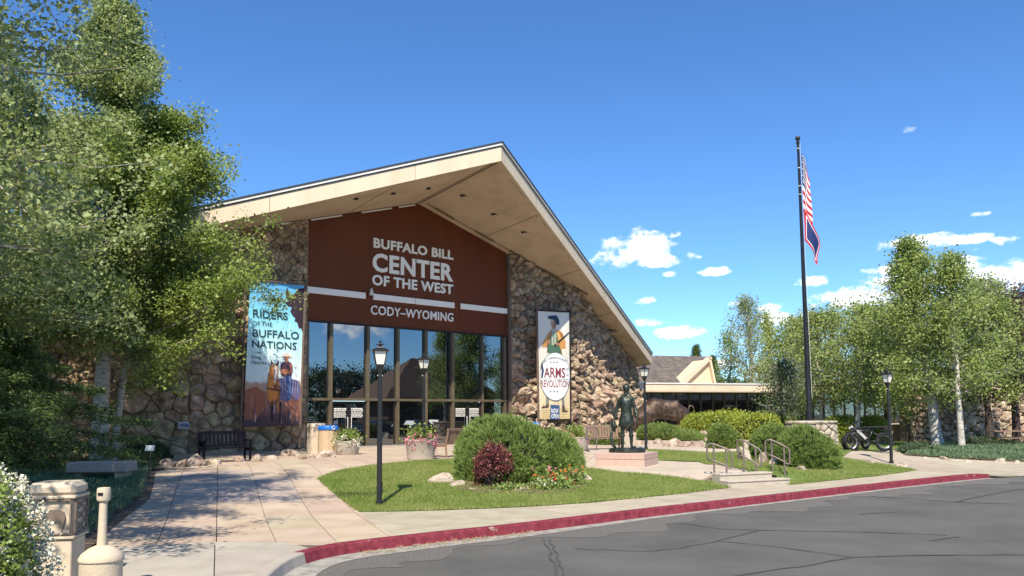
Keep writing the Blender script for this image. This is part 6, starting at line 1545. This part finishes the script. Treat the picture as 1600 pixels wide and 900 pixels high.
B1.text('RIDERS', 108, (205, 219), 276, 36, ink, .012); B1.text('OF THE', 105, (245, 252), 200, 21, ink, 0); B1.text('BUFFALO', 106, (300, 314), 330, 36, ink, .012); B1.text('NATIONS', 104, (352, 364), 316, 34, ink, .012)
B1.text('Presented by', 102, (377, 381), 146, 5, ink, 0); B1.text('Doug', 100, (407, 409), 145, 17, ink, 0); B1.text('Hancock', 100, (433, 437), 174, 18, ink, 0)
# grass field, horse, rider
rgb = random.Random(8)
for k in range(46):
    x = rgb.uniform(72, 330); y = rgb.uniform(560, 715); h = rgb.uniform(25, 60); B1.poly([(x, y), (x+rgb.uniform(1, 4), y), (x+rgb.uniform(-10, 10), y-h)], rgb.choice([pnk, dk, prp, org_, brn]), 1)
B1.poly([(72, 560), (120, 540), (160, 570), (168, 640), (120, 700), (66, 700)], flatm('print_rust', (.32, .11, .06)), 1)
B1.poly([(228, 505), (262, 498), (322, 512), (338, 540), (340, 585), (330, 612), (300, 604), (262, 612), (232, 600)], lil, 2)
for k in range(16):
    x = 236+k*6.3; B1.poly([(x, 508+(k*7) % 11), (x+3, 512), (x-2+(k*5) % 9, 575), (x-6, 570)], prp if k % 2 else flatm('print_blue_grey', (.2, .2, .3)), 3)
B1.poly([(182, 470), (176, 500), (173, 540), (172, 590), (178, 618), (192, 634), (214, 632), (232, 616), (238, 570), (234, 530), (224, 500), (222, 470)], brn, 3)
B1.poly([(180, 480), (174, 540), (173, 590), (184, 620), (200, 600), (206, 560), (200, 530)], org_, 4)
B1.poly([(190, 560), (212, 556), (226, 566), (222, 600), (200, 612)], org_, 5)
B1.poly([(188, 438), (182, 462), (184, 490), (192, 515), (200, 532), (212, 534), (218, 520), (222, 492), (228, 466), (224, 442), (206, 432)], flatm('print_tan', (.5, .25, .1)), 5)
B1.poly([(184, 470), (190, 500), (200, 528), (206, 530), (202, 500), (196, 470), (192, 444)], org_, 6)
B1.poly([(208, 440), (218, 448), (219, 480), (214, 516), (206, 520), (209, 480)], wht, 6)
B1.poly([(190, 440), (191, 412), (203, 432)], dk, 6); B1.poly([(214, 436), (231, 413), (225, 446)], dk, 6)
B1.poly([(184, 500), (222, 512), (222, 516), (184, 504)], dk, 7); B1.poly([(170, 548), (236, 560), (236, 566), (170, 554)], dk, 6)
for x0 in (186, 226): B1.poly([(x0, 616), (x0+18, 618), (x0+16, 660), (x0+18, 704), (x0+4, 706), (x0+4, 660)], dk, 3)
B1.poly([(222, 612), (230, 616), (228, 664), (224, 664)], org_, 5)
for x0 in (290, 318): B1.poly([(x0, 596), (x0+18, 590), (x0+12, 640), (x0+15, 690), (x0+4, 690), (x0+2, 640)], brn, 2)
B1.poly([(236, 470), (238, 440), (248, 424), (268, 418), (288, 426), (297, 440), (296, 470), (290, 496), (252, 496), (238, 484)], flatm('print_shirt', (.07, .035, .055)), 4)
B1.poly([(282, 428), (296, 440), (296, 470), (286, 480), (284, 450)], flatm('print_shirt_lit', (.28, .1, .08)), 5)
B1.poly([(238, 462), (262, 456), (280, 466), (284, 478), (262, 484), (242, 478)], flatm('print_sleeve', (.5, .2, .1)), 5)
B1.poly([(258, 488), (290, 490), (292, 540), (290, 580), (284, 606), (266, 610), (264, 596), (272, 570), (266, 530)], blu, 5); B1.poly([(278, 494), (288, 494), (286, 590), (280, 590)], flatm('print_denim_lit', (.09, .14, .28)), 6)
B1.poly([(258, 402), (266, 398), (276, 402), (277, 416), (268, 424), (259, 416)], skn, 5); B1.poly([(238, 394), (252, 391), (256, 379), (266, 381), (276, 378), (282, 390), (294, 396), (290, 404), (268, 400), (250, 401)], hat_, 6)
B1.poly([(252, 397), (284, 397), (284, 401), (252, 401)], brn, 7)
for k in range(60):
    x = rgb.uniform(64, 334); y = rgb.uniform(655, 724); h = rgb.uniform(25, 70); B1.poly([(x, min(y, 720)), (x+rgb.uniform(1, 3), min(y, 720)), (x+rgb.uniform(-8, 8), y-h)], rgb.choice([pnk, dk, prp, wht if k % 5 == 0 else brn, flatm('print_rust', (.32, .11, .06))]), 7)
# right banner
clothR = printmat('arms_print', [(0, (.6, .45, .22)), (.2, (.68, .56, .36)), (.5, (.72, .66, .54)), (1, (.68, .65, .58))], 6, nmix=.05)
B2 = Banner([(840.5, 485.4), (889.2, 488.2), (891.1, 655.3), (843.3, 655.8)], 1.15, (820, 470, 4.29), 'tall cream banner with a rifleman and white round emblem, on the right stone flank', clothR)
pole_at(B2.r, B2.t0, 1.17, 839.2, 480, 842.0, 672, .06, brownmetal, bot=GZ); pole_at(B2.r, B2.t0, 1.17, 890.6, 484, 892.0, 670, .05, darkframe, bot=GZ)
a = fp(836, 484.2, 1.15); b_ = fp(892.5, 487.3, 1.15); MB().tube([(a[0]-B2.t0, 0, a[1]), (b_[0]-B2.t0, 0, b_[1])], .05, 8).build('top_bar', darkframe, B2.r); a = fp(843, 656, 1.15); b_ = fp(891, 655.5, 1.15); MB().tube([(a[0]-B2.t0, 0, a[1]), (b_[0]-B2.t0, 0, b_[1])], .04, 8).build('bottom_bar', darkframe, B2.r)
navy = flatm('print_navy', (.03, .05, .1)); cot = flatm('print_coat', (.5, .24, .07)); grn = flatm('print_green', (.06, .13, .08)); mar = flatm('print_maroon', (.2, .04, .05)); gry = flatm('print_grey', (.16, .17, .19)); blk = flatm('print_black', (.015, .015, .02))
leg_ = flatm('print_leg', (.2, .2, .16)); boot_ = flatm('print_boot', (.09, .06, .045)); B2.poly([(140, 600), (160, 600), (158, 700), (138, 700)], leg_, 1); B2.poly([(138, 696), (160, 696), (154, 718), (110, 722), (112, 712), (136, 706)], boot_, 2); B2.poly([(240, 600), (258, 600), (264, 706), (246, 706)], leg_, 1); B2.poly([(246, 702), (264, 702), (268, 732), (290, 738), (284, 748), (246, 748)], boot_, 2)
for k in range(9): B2.poly([(104+k*4, 726+k*7), (300-k*3, 712+k*9), (300, 716+k*9), (104, 732+k*7)], flatm('print_ochre', (.5, .36, .15)), 1) if k % 2 else None
B2.poly([(178, 195), (150, 230), (118, 290), (118, 312), (150, 314), (146, 345), (250, 362), (246, 320), (270, 325), (272, 280), (252, 215), (230, 198)], cot, 2)
B2.poly([(150, 300), (160, 270), (182, 215), (200, 200), (214, 215), (222, 280), (240, 330), (246, 362), (150, 350)], grn, 3); B2.poly([(178, 212), (200, 196), (212, 210), (206, 300), (180, 300)], flatm('print_shirtline', (.35, .4, .28)), 4)
B2.poly([(176, 134), (206, 132), (212, 158), (204, 186), (188, 190), (176, 160)], flatm('print_face', (.3, .16, .1)), 4); B2.poly([(176, 190), (206, 188), (210, 204), (178, 206)], flatm('print_neck', (.4, .42, .38)), 5)
B2.poly([(152, 104), (180, 98), (214, 98), (230, 130), (232, 158), (210, 162), (200, 130), (172, 124), (156, 118)], navy, 5)
for pts in ([(150, 260), (166, 250), (160, 300), (146, 308)], [(232, 206), (250, 222), (262, 262), (246, 250)], [(176, 206), (186, 204), (176, 300), (166, 300)]): B2.poly(pts, flatm('print_coat_dark', (.26, .11, .04)), 3)
for pts in ([(212, 214), (226, 216), (240, 250), (230, 262)], [(134, 268), (150, 240), (152, 256), (138, 290)]): B2.poly(pts, flatm('print_coat_lit', (.68, .38, .14)), 3)
for k in range(7): B2.poly([(188+k % 2*4, 216+k*12), (194+k % 2*4, 216+k*12), (194+k % 2*4, 223+k*12), (188+k % 2*4, 223+k*12)], navy, 6)
B2.poly([(180, 136), (192, 134), (188, 160), (184, 184), (178, 160)], flatm('print_face_lit', (.5, .3, .2)), 5)
B2.poly([(192, 300), (294, 210), (297, 217), (200, 312)], blk, 6); B2.poly([(150, 262), (168, 258), (170, 286), (152, 290)], skn, 6); B2.poly([(204, 286), (220, 278), (224, 298), (208, 304)], skn, 7)
def disc(cx, cy, rx, ry, n=48): return [(cx+rx*math.cos(2*math.pi*i/n), cy+ry*math.sin(2*math.pi*i/n)) for i in range(n)]
B2.poly([(max(101, min(303, x)), y) for x, y in disc(200, 510, 102, 163)], gry, 7); B2.poly([(max(103, min(301, x)), y) for x, y in disc(200, 510, 99, 158)], wht, 8)
def starp(cx, cy, r_): return [(cx+(r_ if k % 2 == 0 else r_*.42)*math.sin(k*math.pi/5), cy-1.0*(r_ if k % 2 == 0 else r_*.42)*math.cos(k*math.pi/5)) for k in range(10)]
for k in (-1, 0, 1): B2.poly(starp(190+k*21, 414, 9), gry, 10); B2.poly(starp(188+k*23, 610, 9), gry, 10)
B2.text('ARMS', 124, (514, 518), 264, 66, mar, .02, 10); B2.text('REVOLUTION', 104, (580, 582), 294, 46, mar, .012, 10); B2.poly([(108, 524), (294, 527), (294, 530), (108, 527)], gry, 10)
B2.poly([(108, 420), (118, 416), (118, 440), (124, 470), (116, 520), (106, 520), (110, 470), (104, 445)], navy, 10)
B2.text('OF', 268, (470, 470), 290, 16, gry, 0, 10); B2.text('THE', 267, (508, 508), 291, 16, gry, 0, 10)
B2.arc('CODY FIREARMS MUSEUM', 198, 505, 112, -.75, .62, 15, gry, 10); 
B2.poly([(166, 698), (228, 702), (228, 796), (164, 794)], flatm('print_blue_box', (.04, .09, .2)), 9); B2.text('NOW', 171, (752, 754), 220, 30, wht, .02, 11); B2.text('OPEN', 171, (786, 788), 222, 28, wht, .02, 11)

# ------------------------------------------------------------------ car park mirrored in the glass (out of frame to the right)
def mirror(px, py, dist):
    """real place of what the glass shows at a pixel, dist metres along the view"""
    d = ray(px, py); d = d/np.hypot(*d[:2]); v = ORG+d*dist; o = np.array([FX, FY]); k = (v[:2]-o)@NV; return v[:2]-2*k*NV
def car(loc, rz, label, paint):
    r = empty('parked_car', (loc[0], loc[1], 0.0), rz, label, 'car', 'cars in the car park')
    prof = [(-2.2, .35), (-2.25, .75), (-2.15, 1.0), (-1.9, 1.05), (-1.55, 1.62), (-1.2, 1.7), (.35, 1.68), (.7, 1.55), (1.25, 1.1), (2.05, .98), (2.25, .8), (2.25, .35)]
    b = MB(); n = len(prof); vs = []
    for y, k in ((-.9, .94), (-.86, 1), (.86, 1), (.9, .94)):
        for x, z in prof: vs.append((x*(1 if abs(y) < .88 else .99), y*(1 if z < 1.06 else .84), z if abs(y) < .88 else .35+(z-.35)*.97))
    fs = [tuple(range(n)), tuple(range(4*n-1, 3*n-1, -1))]
    for k in range(3): fs += [(k*n+i, (k+1)*n+i, (k+1)*n+(i+1) % n, k*n+(i+1) % n) for i in range(n)]
    b.add(vs, fs).build('body', paint, r)
    gm = MATS['dark_window_glass']
    for s in (-1, 1):
        for xs in ([(-1.7, 1.12), (-1.4, 1.55), (-.75, 1.58), (-.75, 1.12)], [(-.65, 1.12), (-.65, 1.58), (.25, 1.57), (.25, 1.12)], [(.35, 1.12), (.35, 1.56), (.6, 1.48), (1.05, 1.12)]):
            MB().add([(x, s*(.80 if z > 1.3 else .86)*(.985 if z > 1.3 else .9), z) for x, z in xs]+[(x, s*(.74), z) for x, z in xs], [(0, 1, 2, 3), (4, 7, 6, 5), (0, 4, 5, 1), (1, 5, 6, 2), (2, 6, 7, 3), (3, 7, 4, 0)]).build('side_window', gm, r)
        for x in (-1.4, 1.4):
            w = MB(); w.lathe([(.2, -.12), (.36, -.11), (.37, 0), (.36, .11), (.2, .12)], 18); w.v = [(v[0]+x, v[2]+s*.82, v[1]+.36) for v in w.v]; w.build('wheel', rubber, r)
            h = MB(); h.lathe([(.2, -.02), (.18, .03), (.03, .03)], 10); h.v = [(v[0]+x, s*(v[2]+.93), v[1]+.36) for v in h.v]; h.build('hubcap', MATS['rim_metal'], r)
        MB().box((2.22, s*.68, .78), (.1, .35, .16), ch=.03).build('headlight', letterm, r); MB().box((-2.22, s*.72, .85), (.08, .22, .28), ch=.02).build('tail_light', flower_red, r)
    MB().add([(.72, -.68, 1.54), (.72, .68, 1.54), (1.24, .76, 1.13), (1.24, -.76, 1.13), (.75, -.68, 1.57), (.75, .68, 1.57), (1.3, .76, 1.13), (1.3, -.76, 1.13)], [(4, 5, 6, 7), (0, 4, 7, 3), (1, 2, 6, 5)]).build('windscreen', gm, r)
    return r
pw = mat('white_paint', [(.7, .7, .7)], .3, 2, spec=.6); pk = mat('dark_paint', [(.02, .022, .026)], .25, 2, spec=.6); ps = mat('silver_paint', [(.4, .4, .42)], .3, 2, spec=.6, metal=.4)
for i, (px, dist, rz, l, pm) in enumerate([(484, 78, 1.2, 'white car mirrored at the left end of the glass front', pw), (690, 98, .4, 'dark car with bright roof rails mirrored in the door glass', pk), (655, 96, .5, 'silver car mirrored beside the dark one', ps), (602, 94, .7, 'dark car mirrored between the lamps', pk), (548, 88, .9, 'silver car mirrored in the left door', ps)]):
    q = mirror(px, 660, dist); car(q, rz, l, pm)
MG2 = 'trees mirrored in the glass front'
for i, (px, dist, Ht, Rm, lm, l) in enumerate([(500, 126, 9., 6, leafD, 'dark tree mirrored low in the left pane'), (545, 132, 9., 6, leafD, 'dark tree mirrored behind the left doors'), (595, 134, 9.2, 6.2, leafD, 'dark tree mirrored between the lamp posts'), (645, 136, 9., 6.4, leafD, 'dark tree mirrored behind the cars'), (712, 132, 9., 5, leafD, 'dark tree mirrored beside the brown roof')]):
    q = mirror(px, 655, dist); aspen('tree', l, (q[0], q[1], 0), Ht, Rm, 1.2, 14000, .3, lm, 500+i, prof=round_prof, spread=.5, group=MG2)
q = mirror(668, 640, 122); an = math.atan2(NV[1], NV[0])
hs_k = 1.5
hs_ = empty('brown_roofed_building', (q[0], q[1], 0), ANG, 'plain brown building across the car park, mirrored as a dark roof in the glass', 'building')
hs_.scale = (1.5, 1.5, 1.5)
MB().box((0, 0, 1.6), (13, 6, 3.2)).build('wall', mat('brown_siding', [(.12, .07, .045), (.16, .1, .065)], .85, 4), hs_)
MB().add([(-7.5, -4, 3.1), (7.5, -4, 3.1), (7.5, 4, 3.1), (-7.5, 4, 3.1), (-2, 0, 7.2), (2, 0, 7.2)], [(0, 1, 5, 4), (1, 2, 5), (2, 3, 4, 5), (3, 0, 4), (0, 3, 2, 1)]).build('roof', mat('brown_roof', [(.13, .075, .05), (.18, .11, .075)], .9, 6), hs_)
for k in range(4): MB().box((-4.5+k*3, -3.03, 1.7), (1.4, .1, 1.3)).build('window', glass_low, hs_); MB().box((-4.5+k*3, 3.03, 1.7), (1.4, .1, 1.3)).build('window', glass_low, hs_)
